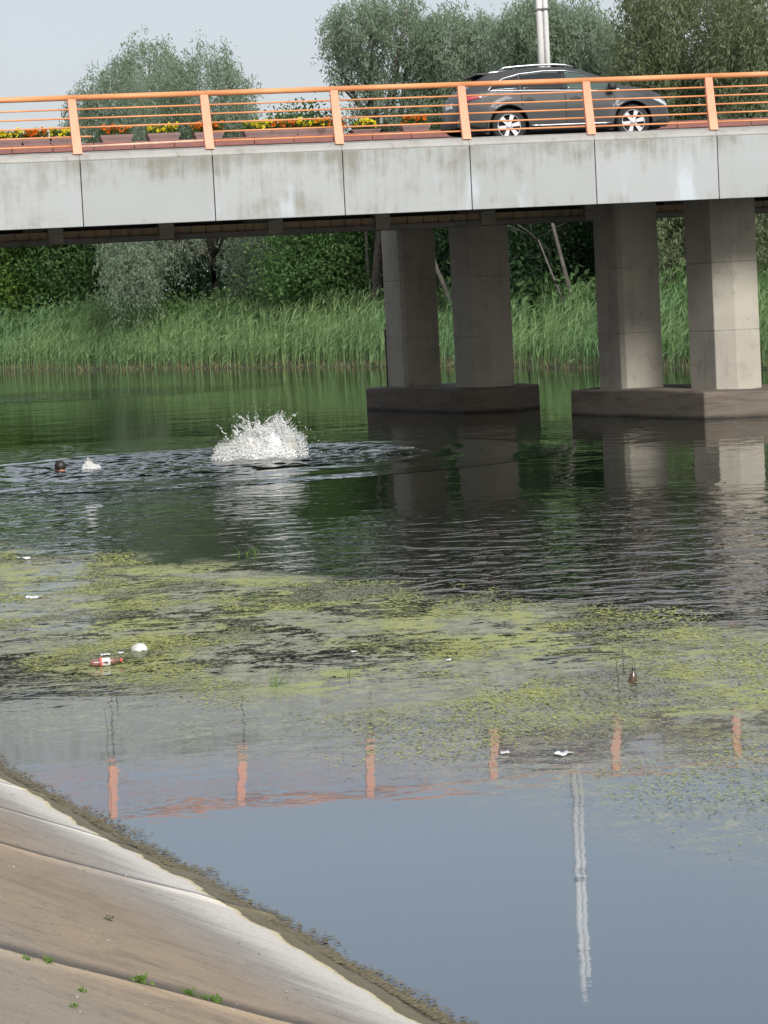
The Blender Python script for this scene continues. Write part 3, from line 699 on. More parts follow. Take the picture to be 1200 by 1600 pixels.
# ---- reed bed
def strips(base, dirs, lean, length, width, nseg, side, droop):
    """bent tapering strips; returns verts, faces"""
    n = len(base); t = np.linspace(0, 1, nseg + 1)
    C = base[:, None] + dirs[:, None] * (length[:, None] * t)[..., None] + lean[:, None] * (length[:, None] * t ** 2)[..., None]
    C[..., 2] -= (droop[:, None] * t ** 2.2 * length[:, None])
    wd = width[:, None] * np.clip(1.05 - t ** 1.6, .06, 1) * .5
    A = C + side[:, None] * wd[..., None]; D = C - side[:, None] * wd[..., None]
    V = np.stack([A, D], 2).reshape(-1, 3)          # n,(seg+1),2
    m = 2 * (nseg + 1); i0 = (np.arange(n) * m)[:, None] + np.arange(nseg)[None] * 2
    F = np.stack([i0, i0 + 1, i0 + 3, i0 + 2], -1).reshape(-1, 4)
    return V, F
r = np.random.default_rng(51)
def bank_spots(n, q0, q1, power):
    px = r.uniform(-120, 1330, n); Zb = np.interp(px, [-400, -100, 0, 300, 600, 900, 1200, 1400], [178, 147, 140.3, 125, 111.8, 97.1, 85.9, 79])
    q = q0 + (q1 - q0) * r.random(n) ** power; X = (px - 592) / 4400 * Zb; e = .35 * np.array([mnoise.noise((a * .25, b_ * .25, 5)) for a, b_ in zip(X, Zb)])
    # step away from the water along the bank normal
    i = np.argmin(((BKR[None] - np.c_[X, Zb][:, None]) ** 2).sum(2), 1)
    P = np.c_[X, Zb] + BKN[i] * (q + e)[:, None]; return np.c_[P, bankz(q)], q
n = 10500; base, q = bank_spots(n, -.25, 8.5, .85)
patch = np.array([mnoise.noise((a * .16, b_ * .10, 2)) for a, b_, _ in base])
h = (1.6 + .95 * r.random(n) ** 1.3 + .75 * patch) * np.clip(.55 + q * .20, 0, 1.08)
wind = np.array([.16, .02, 0]) + r.normal(size=(n, 3)) * np.array([.10, .10, 0])
st_dir = unit(np.c_[r.normal(size=(n, 2)) * .05, np.ones(n)])
ang = r.uniform(0, 2 * np.pi, n); side = np.c_[np.cos(ang), np.sin(ang) * .3, np.zeros(n)]
V0, F0 = strips(base, st_dir, wind * .7, h, np.full(n, .022), 3, unit(side), np.zeros(n))
nl = 9; li = np.repeat(np.arange(n), nl); t = r.uniform(.22, 1., n * nl)
lb = base[li] + st_dir[li] * (h[li] * t)[:, None] + wind[li] * .7 * (h[li] * t ** 2)[:, None]
a2 = r.uniform(0, 2 * np.pi, n * nl); out_ = np.c_[np.cos(a2) + .55, np.sin(a2), np.zeros(n * nl)]
ld = unit(out_ * .5 + np.array([0, 0, 1.]) * r.uniform(.6, 1.5, (n * nl, 1)))
ls = unit(np.cross(ld, np.array([0, 0, 1.]) + r.normal(size=ld.shape) * .5))
V1, F1 = strips(lb, ld, np.array([[.30, 0, 0]]) * r.uniform(0, 1, (n * nl, 1)), r.uniform(.45, .85, n * nl), r.uniform(.018, .042, n * nl), 3, ls, r.uniform(.1, .75, n * nl))
tag(mobj('reeds', np_mesh('reeds', np.r_[V0, V1], np.r_[F0, F1 + len(V0)]), M['reed']), 'tall green reed bed lining the far water edge', 'reeds', kind='stuff')
n = 2000; base, q = bank_spots(n, -.1, .9, 1.3); base[:, 2] = np.maximum(base[:, 2] - .05, -.1)
ang = r.uniform(0, 2 * np.pi, n); V0, F0 = strips(base, unit(np.c_[r.normal(size=(n, 2)) * .35, np.ones(n)]), r.normal(size=(n, 3)) * np.array([.4, .3, 0]), r.uniform(.12, .5, n), r.uniform(.015, .03, n), 2, unit(np.c_[np.cos(ang), np.sin(ang) * .3, np.zeros(n)]), r.uniform(0, .5, n))
tag(mobj('dry_reed_stems', np_mesh('dry_reed_stems', V0, F0), M['drystem']), 'dead straw-coloured reed stems at the foot of the reed bed', 'reeds', kind='stuff')

# ================================================================== PLANTERS on the median
def planter_box_mesh():
    b = B(); w, d_, h_ = .33, .24, .15
    rings = []
    for z, k in ((0, .86), (.04, .9), (h_ - .05, 1.), (h_, 1.02), (h_, .88), (h_ - .06, .86)):
        rings.append([b.bm.verts.new((sx * w * k, sy * d_ * k, z)) for sx, sy in ((-1, -1), (1, -1), (1, 1), (-1, 1))])
    for r0, r1 in zip(rings[:-1], rings[1:]):
        for q_ in range(4): b.bm.faces.new((r0[q_], r0[(q_ + 1) % 4], r1[(q_ + 1) % 4], r1[q_]))
    b.bm.faces.new(rings[0][::-1]); f_ = b.bm.faces.new(rings[-1])
    return b
bx = None
PL = [(-42, 'o'), (15, 'y'), (60, 'o'), (103, 'y'), (184, 'o'), (257, 'y'), (327, 'o'), (404, 'y'), (443, 'o'), (484, 'y'), (515, 'o'), (570, 'y'), (647, 'o')]
PLAB = {15: 'stone planter of yellow marigolds nearest the left edge of the picture', 60: 'stone planter of orange marigolds left of the first full railing post', 103: 'stone planter of yellow marigolds just left of the first full railing post',
        184: 'rounded stone planter of orange marigolds just right of the first full railing post', 257: 'stone planter of yellow marigolds standing alone in front of the willow', 327: 'stone planter of orange marigolds half hidden by the second railing post',
        404: 'stone planter of yellow marigolds at the left end of the close row of four', 443: 'stone planter of orange marigolds second in the close row of four', 484: 'stone planter of yellow marigolds third in the close row of four',
        515: 'stone planter of orange marigolds at the right end of the row, beside a railing post', 570: 'low planter of yellow marigolds just right of the third railing post', 647: 'stone planter of orange marigolds just behind the car', -42: 'stone planter of orange marigolds beyond the left edge'}
for idx, (px_, colr) in enumerate(PL):
    if px_ < 0: continue
    Zp = 65.0
    for _ in range(4):
        X = (px_ - 600 + 29.5) / 4400 * Zp; t_ = ((X - BP[0]) + .2104 * (OM + .35)) / BE[0]; Zp = BP[1] + BE[1] * t_ + BN[1] * (OM + .35)
    low = -.10 if px_ == 570 else 0
    root = tag(empty('flower_planter', (X, Zp, 6.512 + low * 0), TH), PLAB[px_], 'planter', 'marigold planters along the bridge median')
    if bx is None: o_ = planter_box_mesh().done('box', M['planter'], root); bx = o_.data
    else: o_ = mobj('box', bx, None, root)
    if low: o_.scale = (1, 1, .55)
    elif px_ in (184, 257): o_.scale = (1.08, 1, 1.12)
    zt_ = .11 + low * .5
    b = B(); b.box((-.28, -.20, zt_ - .03), (.28, .20, zt_)); b.done('soil', M['soil'], root)
    rp = np.random.default_rng(100 + idx); n = 420
    wx = .30 * rp.uniform(.85, 1.15); c = np.c_[rp.uniform(-wx, wx, n), rp.uniform(-.2, .2, n), zt_ + rp.random(n) * .19]; d = unit(rp.normal(size=(n, 3)) + np.array([0, 0, .8])); s = unit(np.cross(d, rp.normal(size=(n, 3))))
    mobj('foliage', leaf_mesh('foliage', c, d, s, rp.uniform(.05, .11, n), rp.uniform(.02, .04, n)), M['flowerleaf'], root)['kind'] = 'stuff'
    nb = int(rp.integers(26, 40)); cs = []; ds = []; ll = []
    for _ in range(nb):
        p_ = np.array([rp.uniform(-wx, wx), rp.uniform(-.22, .16), zt_ + .09 + rp.random() * .17]); ax = unit((rp.normal(size=(1, 3)) * .5 + np.array([[0, -.5, .8]])))[0]
        for _k in range(14):
            cs.append(p_); ds.append(ax * .45 + rp.normal(size=3) * .6); ll.append(rp.uniform(.04, .07))
    cs = np.array(cs); ds = unit(np.array(ds)); s = unit(np.cross(ds, rp.normal(size=ds.shape))); ll = np.array(ll)
    mobj('blooms', leaf_mesh('blooms', cs, ds, s, ll, ll * .9), M['yellow' if colr == 'y' else 'orangefl'], root)['kind'] = 'stuff'
# ================================================================== CAR
def mk_paint():
    g = G('charcoal_paint'); n = g.noise(g.pos(), 900, 2)
    return g.fin(g.prin(g.mix(n, (.045, .046, .048), (.068, .069, .070)), .42, None, Metallic=.0, Coat_Weight=.12, Coat_Roughness=.05, Specular_IOR_Level=.2))
M['paint'] = mk_paint()
M['black_trim'] = plain('black_plastic', (.018, .018, .019), .55)
def gl(name, col, rough=.03):
    g = G(name); return g.fin(g.prin(col, rough, None, Coat_Weight=.6))
M['glass'] = gl('tinted_glass', (.012, .016, .016))
M['glass_clear'] = gl('greenish_glass', (.06, .09, .075), .12)
M['chrome'] = G('chrome'); M['chrome'] = M['chrome'].fin(M['chrome'].prin((.62, .62, .64), .35, None, Metallic=1.))
M['alloy'] = G('alloy'); M['alloy'] = M['alloy'].fin(M['alloy'].prin((.72, .73, .75), .3, None, Metallic=.7))
M['tyre'] = plain('tyre_rubber', (.022, .022, .023), .85, .2, 40, .002)
M['redlamp'] = G('red_lamp'); M['redlamp'] = M['redlamp'].fin(M['redlamp'].prin((.42, .05, .07), .12, None, Coat_Weight=1.))
M['clearlamp'] = G('clear_lamp'); M['clearlamp'] = M['clearlamp'].fin(M['clearlamp'].prin((.55, .57, .58), .12, None, Coat_Weight=1.))
M['paintline'] = plain('panel_gap', (.006, .006, .006), .9)

CT = [(-2.385, .70), (-2.375, .88), (-2.33, 1.02), (-2.22, 1.13), (-2.05, 1.28), (-1.82, 1.475), (-1.70, 1.56), (-1.55, 1.60), (-1.2, 1.655), (-.7, 1.685), (-.25, 1.69), (.1, 1.665), (.42, 1.59), (.8, 1.42), (1.15, 1.235), (1.32, 1.155), (1.6, 1.11), (1.9, 1.04), (2.12, .955), (2.26, .85), (2.34, .72), (2.375, .58)]
BL = [(-2.385, .68), (-2.3, .95), (-2.1, 1.085), (-1.6, 1.10), (-.8, 1.08), (0, 1.055), (.8, 1.025), (1.3, 1.00), (1.7, .95), (2.05, .86), (2.28, .72), (2.375, .54)]
HW = [(-2.385, .60), (-2.34, .76), (-2.2, .87), (-1.9, .925), (-1.2, .94), (0, .94), (1.2, .94), (1.7, .92), (2.0, .85), (2.2, .74), (2.32, .58), (2.375, .42)]
RW = [(-2.385, .56), (-2.2, .70), (-1.8, .60), (-1.5, .60), (-.6, .64), (.1, .63), (.5, .64), (1.1, .74), (1.4, .80), (1.8, .74), (2.1, .62), (2.3, .48), (2.375, .36)]
SL = [(-2.385, .42), (-2.2, .30), (-1.9, .25), (0, .235), (1.8, .23), (2.2, .24), (2.375, .34)]
def it(tab, x): return float(np.interp(x, [a for a, _ in tab], [b_ for _, b_ in tab]))
WX = (-1.32, 1.42); WR, AR = .365, .435
def smoothed(tab):
    xs = np.linspace(-2.385, 2.375, 240); ys = np.interp(xs, [a for a, _ in tab], [b_ for _, b_ in tab])
    k = np.array([1, 2, 3, 2, 1.]) / 9; yp = np.r_[[ys[0]] * 2, ys, [ys[-1]] * 2]; ys2 = np.convolve(yp, k, 'valid'); return list(zip(xs, ys2))
CT = [(x, z if z < 1.06 else 1.06 + (z - 1.06) * .86) for x, z in CT]
CT, BL, HW, RW = map(smoothed, (CT, BL, HW, RW))
def low_edge(x):
    z = it(SL, x)
    for c in WX:
        if abs(x - c) < AR: z = max(z, WR + math.sqrt(AR * AR - (x - c) ** 2))
    return z
def side_y(x, z):
    """half width of the car body at station x and height z"""
    bz, hw, rw, tz = it(BL, x), it(HW, x), it(RW, x), it(CT, x)
    if z <= bz:
        t = (z - .23) / max(bz - .23, .1); t = min(max(t, 0), 1)
        y = hw * (.945 + .055 * math.sin(math.pi * min(t * 1.02, 1) ** .8) - .012 * math.exp(-((t - .42) / .10) ** 2) - .012 * t ** 6)
        for c in WX:                                           # flared arches
            rd = math.hypot(x - c, z - WR); y += .028 * math.exp(-((rd - AR - .02) / .07) ** 2)
        return y
    yb = side_y(x, bz); t = min((z - bz) / max(tz - bz, .02), 1); return yb + (rw - yb) * t ** 1.05
def car_body():
    b = B(); xs = sorted(set([-2.385 + 4.76 * i / 110 for i in range(111)] + [c + s_ * AR * .9995 for c in WX for s_ in (-1, 1)]))
    rows = []
    for x in xs:
        le, bz, tz, rw = low_edge(x), it(BL, x), it(CT, x), it(RW, x)
        le = min(le, bz - .06); zs = [le + (bz - le) * i / 9 for i in range(10)]
        pts = [(side_y(x, z), z) for z in zs]
        top = max(tz, bz + .02)
        for i in range(1, 6):
            z = bz + (top - .045 - bz) * i / 5
            pts.append((side_y(x, z), z))
        y5 = pts[-1][0]
        for k, dz in ((.96, .025), (.86, .04), (.6, .046), (.3, .05), (0, .052)): pts.append((y5 * k, top - .045 + dz))
        pts.insert(0, (pts[0][0] - .07, pts[0][1] + .005))                 # turned-in lower lip
        rows.append(pts)
    m = len(rows[0]); vv = {}
    for sgn in (-1, 1):
        for i, (x, pts) in enumerate(zip(xs, rows)):
            for j, (y, z) in enumerate(pts):
                if j == m - 1 and sgn == 1: vv[1, i, j] = vv[-1, i, j]
                else: vv[sgn, i, j] = b.bm.verts.new((x, sgn * y, z))
    for sgn in (-1, 1):
        for i in range(len(xs) - 1):
            for j in range(m - 1):
                q = [vv[sgn, i, j], vv[sgn, i + 1, j], vv[sgn, i + 1, j + 1], vv[sgn, i, j + 1]]
                b.bm.faces.new(q if sgn == -1 else q[::-1])
    for i in (0, len(xs) - 1):
        b.bm.faces.new([vv[-1, i, j] for j in range(m)] + [vv[1, i, j] for j in range(m - 2, -1, -1)])
    return b
def patch_on_side(name, mat, outline, parent, sgn=-1, off=.006, nx=14, nz=6):
    """outline = (x list, z_low fn, z_high fn): a panel laid on the flank"""
    x0_, x1_, zl, zh = outline; b = B(); g_ = []
    for i in range(nx + 1):
        x = x0_ + (x1_ - x0_) * i / nx; col = []
        for j in range(nz + 1):
            z = zl(x) + (zh(x) - zl(x)) * j / nz; col.append(b.bm.verts.new((x, sgn * (side_y(x, z) + off), z)))
        g_.append(col)
    for i in range(nx):
        for j in range(nz): b.bm.faces.new((g_[i][j], g_[i + 1][j], g_[i + 1][j + 1], g_[i][j + 1]))
    ex = bmesh.ops.extrude_face_region(b.bm, geom=b.bm.faces[:])
    for v in ex['geom']:
        if isinstance(v, bmesh.types.BMVert): v.co.y -= sgn * .012
    return b.done(name, mat, parent, True)
def strip_on_side(name, mat, pts, parent, sgn=-1, off=.012, rad=.012):
    b = B(); b.tube([(x, sgn * (side_y(x, z) + off - rad * .6), z) for x, z in pts], rad, 6); return b.done(name, mat, parent, True)
Zc = 60.2; Xc = (891 - 600 + 30.5) / 4400 * Zc
# the near flank passes through (Xc, Zc) midway between the wheels
mid = Vector((.05, -.94, 0)); rot = Matrix.Rotation(TH, 3, 'Z'); mo = rot @ mid
car = tag(empty('suv_car', (Xc - mo.x, Zc - mo.y, 5.905), TH), 'dark charcoal estate SUV with chrome roof rails driving across the bridge', 'car')
car_b = car_body().done('body', M['paint'], car, True)
ln = lambda pts: (lambda x: float(np.interp(x, [a for a, _ in pts], [c for _, c in pts])))
gap = .035
beltz = lambda x: it(BL, x) + .03
sq = lambda z: z if z < 1.06 else 1.06 + (z - 1.06) * .86
roofz = ln([(x, sq(z)) for x, z in [(-1.72, 1.17), (-1.62, 1.27), (-1.35, 1.415), (-1.0, 1.51), (-.5, 1.565), (0, 1.56), (.32, 1.49), (.7, 1.335), (1.02, 1.15), (1.16, 1.06)]])
for sgn in (-1, 1):
    patch_on_side('quarter_window', M['glass'], (-1.68, -1.05, beltz, lambda x: max(roofz(x), beltz(x) + .012)), car, sgn)
    patch_on_side('rear_door_window', M['glass'], (-1.0, -.10, beltz, roofz), car, sgn)
    patch_on_side('front_door_window', M['glass_clear'], (-.02, .98, beltz, lambda x: max(roofz(x), beltz(x) + .012)), car, sgn)
    patch_on_side('door_pillar', M['black_trim'], (-.10, -.02, beltz, roofz), car, sgn, .004, 2)
    xs_ = np.linspace(-1.74, 1.14, 40)
    strip_on_side('window_trim', M['chrome'], [(x, beltz(x) - .012) for x in xs_], car, sgn, .012, .012)
    strip_on_side('window_trim', M['chrome'], [(x, sq(z)) for x, z in [(-1.74, 1.12), (-1.68, 1.21), (-1.55, 1.32), (-1.35, 1.435), (-1.0, 1.53), (-.5, 1.585), (0, 1.58), (.34, 1.505)]], car, sgn, .012, .013)
    # panel gaps, handles, sill
    for xx, z0_, z1_ in ((-.06, .30, 1.04), (1.02, .32, .98), (-1.02, .78, 1.06)):
        strip_on_side('door_gap', M['paintline'], [(xx - .05 * (z_ - .7) * 0, z_) for z_ in np.linspace(z0_, z1_, 8)], car, sgn, .004, .006)
    for xx in (-.86, .16):
        b = B(); b.box((xx - .12, sgn * (side_y(xx, .9) + .005) - .018, .875), (xx + .12, sgn * (side_y(xx, .9) + .005) + .018, .915), .012); b.done('door_handle', M['paint'], car, True)
        b = B(); b.lathe([(.075, 0), (.075, .004), (.03, .006)], 16, Matrix.Translation((xx, sgn * (side_y(xx, .87) - .002), .875)) @ Matrix.Rotation(math.radians(90 if sgn < 0 else -90), 4, 'X')); b.done('handle_recess', M['black_trim'], car)
    patch_on_side('sill_trim', M['black_trim'], (-.86, .96, lambda x: .24, lambda x: .34), car, sgn, .008, 12, 3)
    strip_on_side('sill_strip', M['chrome'], [(x, .355) for x in np.linspace(-.84, .92, 14)], car, sgn, .022, .022)
    for c in WX:                                              # dark lip and liner of each wheel arch
        arc = [(c + (AR - .004) * math.cos(a), WR + (AR - .004) * math.sin(a)) for a in np.linspace(math.radians(-8), math.radians(188), 26)]
        b = B(); vs_ = [[b.bm.verts.new((x, sgn * y, z)) for y in (.60, .86)] for x, z in arc]
        for a_, c_ in zip(vs_[:-1], vs_[1:]): b.bm.faces.new((a_[0], a_[1], c_[1], c_[0]))
        b.bm.faces.new([v_[0] for v_ in vs_]); b.done('wheel_arch_liner', M['black_trim'], car)
    # lamps
    patch_on_side('tail_lamp', M['redlamp'], (-2.30, -1.86, ln([(-2.3, .90), (-1.86, .99)]), ln([(-2.3, 1.04), (-2.1, 1.07), (-1.86, 1.02)])), car, sgn, .012, 10, 4)
    patch_on_side('head_lamp', M['clearlamp'], (1.86, 2.27, ln([(1.86, .84), (2.27, .66)]), ln([(1.86, .875), (2.05, .85), (2.27, .74)])), car, sgn, .012, 10, 4)
    patch_on_side('rear_bumper_trim', M['black_trim'], (-2.36, -1.80, ln([(-2.36, .42), (-1.8, .27)]), ln([(-2.36, .56), (-1.8, .50)])), car, sgn, .008, 10, 3)
    patch_on_side('front_bumper_trim', M['black_trim'], (1.88, 2.32, ln([(1.88, .25), (2.32, .32)]), ln([(1.88, .40), (2.32, .45)])), car, sgn, .008, 8, 3)
    # mirror
    b = B(); b.box((.86, sgn * 1.03 - .10, 1.05), (1.02, sgn * 1.03 + .10, 1.19), .04); b.box((.90, min(sgn * .80, sgn * .98), 1.06), (.97, max(sgn * .80, sgn * .98), 1.10), .01); b.done('mirror', M['black_trim'], car, True)
    strip_on_side('mirror_sail', M['chrome'], [(1.06, 1.07), (1.18, 1.055)], car, sgn, .02, .022)
    # roof rails
    rp_ = [(-1.42, 1.625), (-1.30, 1.70), (-1.0, 1.725), (-.6, 1.745), (-.2, 1.745), (.05, 1.725), (.22, 1.655)]
    b = B(); b.tube([(x, sgn * .60, sq(z)) for x, z in rp_], .022, 8); rr0 = b.done('roof_rail', M['chrome'], car, True)
# windscreen, rear screen, spoiler, bumper, plate
def screen(name, x0_, x1_, wf, mat):
    b = B(); n_ = 10; g_ = []
    for i in range(n_ + 1):
        x = x0_ + (x1_ - x0_) * i / n_; row = []
        for k in np.linspace(-wf, wf, 9):
            y5 = it(RW, x); row.append(b.bm.verts.new((x, y5 * k, it(CT, x) + .012 - .045 * abs(k) ** 4)))
        g_.append(row)
    for i in range(n_):
        for j in range(8): b.bm.faces.new((g_[i][j], g_[i + 1][j], g_[i + 1][j + 1], g_[i][j + 1]))
    return b.done(name, mat, car, True)
screen('windscreen', .40, 1.22, .93, M['glass']); screen('rear_screen', -2.14, -1.78, .90, M['glass'])
b = B(); b.box((-1.90, -.58, 1.475), (-1.50, .58, 1.52), .02); b.done('spoiler', M['paint'], car, True)
b = B(); b.box((-2.42, -.74, .36), (-2.30, .74, .56), .03); b.done('rear_bumper', M['black_trim'], car, True)
b = B(); b.box((-2.405, -.26, .80), (-2.375, .26, .92), .01); b.done('number_plate', M['clearlamp'], car)
b = B(); b.box((-2.0, -.66, .22), (2.1, .66, .40)); b.done('underbody', M['black_trim'], car)
b = B(); b.box((-1.2, -.70, .40), (1.1, .70, .95)); b.done('interior', M['black_trim'], car)
for c in WX:
    for sgn in (-1, 1):
        wh = empty('wheel', (c, sgn * .80, WR)); wh.parent = car
        Rm = Matrix.Rotation(math.radians(90), 4, 'X')
        b = B(); b.lathe([(.25, -.11), (.34, -.115), (.362, -.09), (.365, 0), (.362, .09), (.34, .115), (.25, .11)], 40, Rm, False); b.done('tyre', M['tyre'], wh, True)
        b = B(); b.lathe([(.001, -.10), (.262, -.10), (.264, .108), (.252, .108), (.24, .03), (.001, .03)], 36, Rm if sgn < 0 else Rm @ Matrix.Scale(-1, 4, (0, 0, 1)))
        b.done('wheel_well', M['black_trim'], wh, True)
        b = B(); yo = sgn * .10
        for k in range(6):
            a = 2 * math.pi * k / 6 + .2
            for v0, v1 in (((.03, .026), (.25, .05)),):
                q = []
                for rr__, hw_ in (v0, v1):
                    for s_ in (-1, 1): q.append((rr__ * math.cos(a) - s_ * hw_ * math.sin(a), rr__ * math.sin(a) + s_ * hw_ * math.cos(a)))
                q = [q[0], q[1], q[3], q[2]]
                f0 = [b.bm.verts.new((x, yo + sgn * .0, z)) for x, z in q]; f1 = [b.bm.verts.new((x, yo - sgn * .05, z)) for x, z in q]
                b.bm.faces.new(f0); b.bm.faces.new(f1[::-1])
                for i in range(4): b.bm.faces.new((f0[i], f0[(i + 1) % 4], f1[(i + 1) % 4], f1[i]))
        b.lathe([(.055, -.02), (.06, .02), (.03, .03)], 16, Matrix.Translation((0, yo, 0)) @ Matrix.Rotation(math.radians(90 * (1 if sgn < 0 else -1)), 4, 'X'))
        b.tube([(.25 * math.cos(a), yo, .25 * math.sin(a)) for a in np.linspace(0, 2 * math.pi, 37)], .013, 6)
        b.done('rim', M['alloy'], wh)

# ================================================================== SPLASH
def mk_foam():
    g = G('white_water'); n = g.noise(g.pos(), 6, 3)
    c = g.mix(g.smooth(n, .45, .65), (.97, .98, .98), (.95, .94, .86))
    d = g.prin(c, .35); t = g.n('ShaderNodeBsdfTranslucent'); g.put(t.inputs[0], c)
    mx = g.n('ShaderNodeMixShader'); mx.inputs[0].default_value = .2; g.put(mx.inputs[1], d); g.put(mx.inputs[2], t.outputs[0]); return g.fin(mx.outputs[0])
M['foam'] = mk_foam()
_ico = bmesh.new(); bmesh.ops.create_icosphere(_ico, subdivisions=1, radius=1.)
_oc = np.array([(1, 0, 0), (-1, 0, 0), (0, 1, 0), (0, -1, 0), (0, 0, 1), (0, 0, -1.)]); _of = np.array([(0, 2, 4), (2, 1, 4), (1, 3, 4), (3, 0, 4), (2, 0, 5), (1, 2, 5), (3, 1, 5), (0, 3, 5)])
ICV = np.array([v.co[:] for v in _ico.verts]); ICF = np.array([[v.index for v in f.verts] for f in _ico.faces]); _ico.free(); ICV, ICF = _oc, _of
def drops(P, rad, axis, stretch):
    n = len(P); ax = unit(axis); V = ICV[None] * rad[:, None, None]
    dotp = (V * ax[:, None]).sum(2, keepdims=True); V = V + ax[:, None] * dotp * (stretch[:, None, None] - 1)
    V = (V + P[:, None]).reshape(-1, 3); Fc = (ICF[None] + (np.arange(n) * len(ICV))[:, None, None]).reshape(-1, 3); return V, Fc
def splash(name, label, cx, cy, plumes, nflat, seed, flat_r=(1., .8), jets=0, core=()):
    r = np.random.default_rng(seed); P = []; R = []; A = []; S = []
    for (dx, dy, wx, wy, hh, lean, n) in plumes:
        u = r.normal(size=(n, 2)) * .42; k = np.clip(1 - (u ** 2).sum(1) * .9, .05, 1)
        nz_ = np.array([1 + .55 * mnoise.noise((a * 5 + dx * 3, b_ * 5, seed)) for a, b_ in u])
        z = hh * k * nz_ * r.random(n) ** .85
        x = dx + u[:, 0] * wx * (1 + z / max(hh, .01) * .35) + lean * z; y = dy + u[:, 1] * wy
        P.append(np.c_[x + cx, y + cy, z]); t = z / hh
        R.append((.0090 - .005 * np.clip(t, 0, 1)) * r.uniform(.35, 1.5, n)); A.append(np.c_[u[:, 0] * .8 + lean, u[:, 1], np.full(n, .7)] + r.normal(size=(n, 3)) * .4); S.append(r.uniform(1, 3.2, n))
    for _ in range(jets):                            # thrown strings of drops
        a = r.uniform(0, 2 * np.pi); v = r.uniform(.2, .75); m_ = int(r.integers(25, 60)); t = np.sort(r.random(m_)) * r.uniform(.7, 1.); up = r.uniform(.75, 1.25)
        x = r.normal() * .28 + np.cos(a) * v * t * .75 + .1; y = np.sin(a) * v * t * .5 + r.normal() * .1; z = .12 + up * (t - .55 * t ** 2) * 1.25
        P.append(np.c_[cx + x, cy + y, z] + r.normal(size=(m_, 3)) * .012); R.append((.010 - .005 * t) * r.uniform(.5, 1.4, m_)); A.append(np.c_[np.full(m_, np.cos(a) * v), np.full(m_, np.sin(a) * v), up * (1 - 1.1 * t)] + r.normal(size=(m_, 3)) * .15); S.append(r.uniform(1.2, 4, m_))
    if nflat:
        a = r.uniform(0, 2 * np.pi, nflat); q = r.random(nflat) ** .7
        P.append(np.c_[cx + np.cos(a) * q * flat_r[0], cy + np.sin(a) * q * flat_r[1], r.random(nflat) * .02]); R.append(r.uniform(.003, .010, nflat)); A.append(r.normal(size=(nflat, 3)) * np.array([1, 1, .1])); S.append(r.uniform(1, 3, nflat))
    V, Fc = drops(np.concatenate(P), np.concatenate(R), np.concatenate(A), np.concatenate(S))
    for (dx, dy, rx, ry, rz) in core:                # dense white heart of the burst
        bm_ = bmesh.new(); bmesh.ops.create_icosphere(bm_, subdivisions=5, radius=1.); cv = np.array([v.co[:] for v in bm_.verts]); cf = np.array([[v.index for v in f.verts] for f in bm_.faces]); bm_.free()
        k = np.array([1 + .30 * mnoise.noise((a * 2.5 + dx * 9, b_ * 2.5, c * 2.5)) + .22 * mnoise.noise((a * 8 + dx * 9, b_ * 8, c * 8)) + .14 * mnoise.noise((a * 22, b_ * 22, c * 22)) for a, b_, c in cv])
        cv = cv * k[:, None] * np.array([rx, ry, rz]) + np.array([cx + dx, cy + dy, 0]); Fc = np.r_[Fc, cf + len(V)]; V = np.r_[V, cv]
    return tag(mobj(name, np_mesh(name, V, Fc, True), M['foam']), label, 'splash', kind='stuff')
SX, SY = -2.20, 50.75
splash('water_splash', 'large burst of white water thrown up in front of the bridge', SX, SY,
       [(-.02, 0, .44, .32, .58, .05, 19000), (.25, .1, .36, .32, .72, .16, 13000), (-.24, -.05, .38, .32, .46, -.05, 10000), (-.50, 0, .34, .28, .34, -.2, 4500), (.46, .1, .40, .3, .54, .25, 4200), (0, .1, .05, .06, .98, -.02, 250), (.0, 0, .50, .3, .14, 0, 5000), (.1, 0, 1.0, .5, .95, .1, 420)], 0, 61, (1.3, .9), 60,
       [(-.05, .0, .40, .22, .40), (.22, .05, .30, .22, .46), (-.32, 0, .26, .2, .26), (.45, .05, .2, .18, .24)])
splash('kicked_splash', 'small white splash kicked up just right of the swimmer', -5.22, 50.15,
       [(0, 0, .12, .10, .17, .02, 1500), (.10, 0, .12, .10, .10, .1, 900), (-.02, 0, .04, .04, .26, .06, 90)], 60, 62, (.6, .4))
r = np.random.default_rng(63); n = 450; t = r.random(n)
P = np.c_[-5.0 + t * 5.2 + r.normal(size=n) * .25, 50.25 + .35 * np.sin(t * 5) + r.normal(size=n) * .55 + t * .5, r.random(n) * .012]; keep = np.array([mnoise.noise((a * 1.7, b_ * 3.5, 3)) for a, b_, _ in P]) > .2; P = P[keep]; n = len(P)
V, Fc = drops(P, r.uniform(.003, .010, n), r.normal(size=(n, 3)) * np.array([1, .4, .02]), r.uniform(1.2, 3.5, n))
tag(mobj('foam_flecks', np_mesh('foam_flecks', V, Fc, True), M['foam']), 'trail of white foam flecks between swimmer and splash', 'foam', kind='stuff')

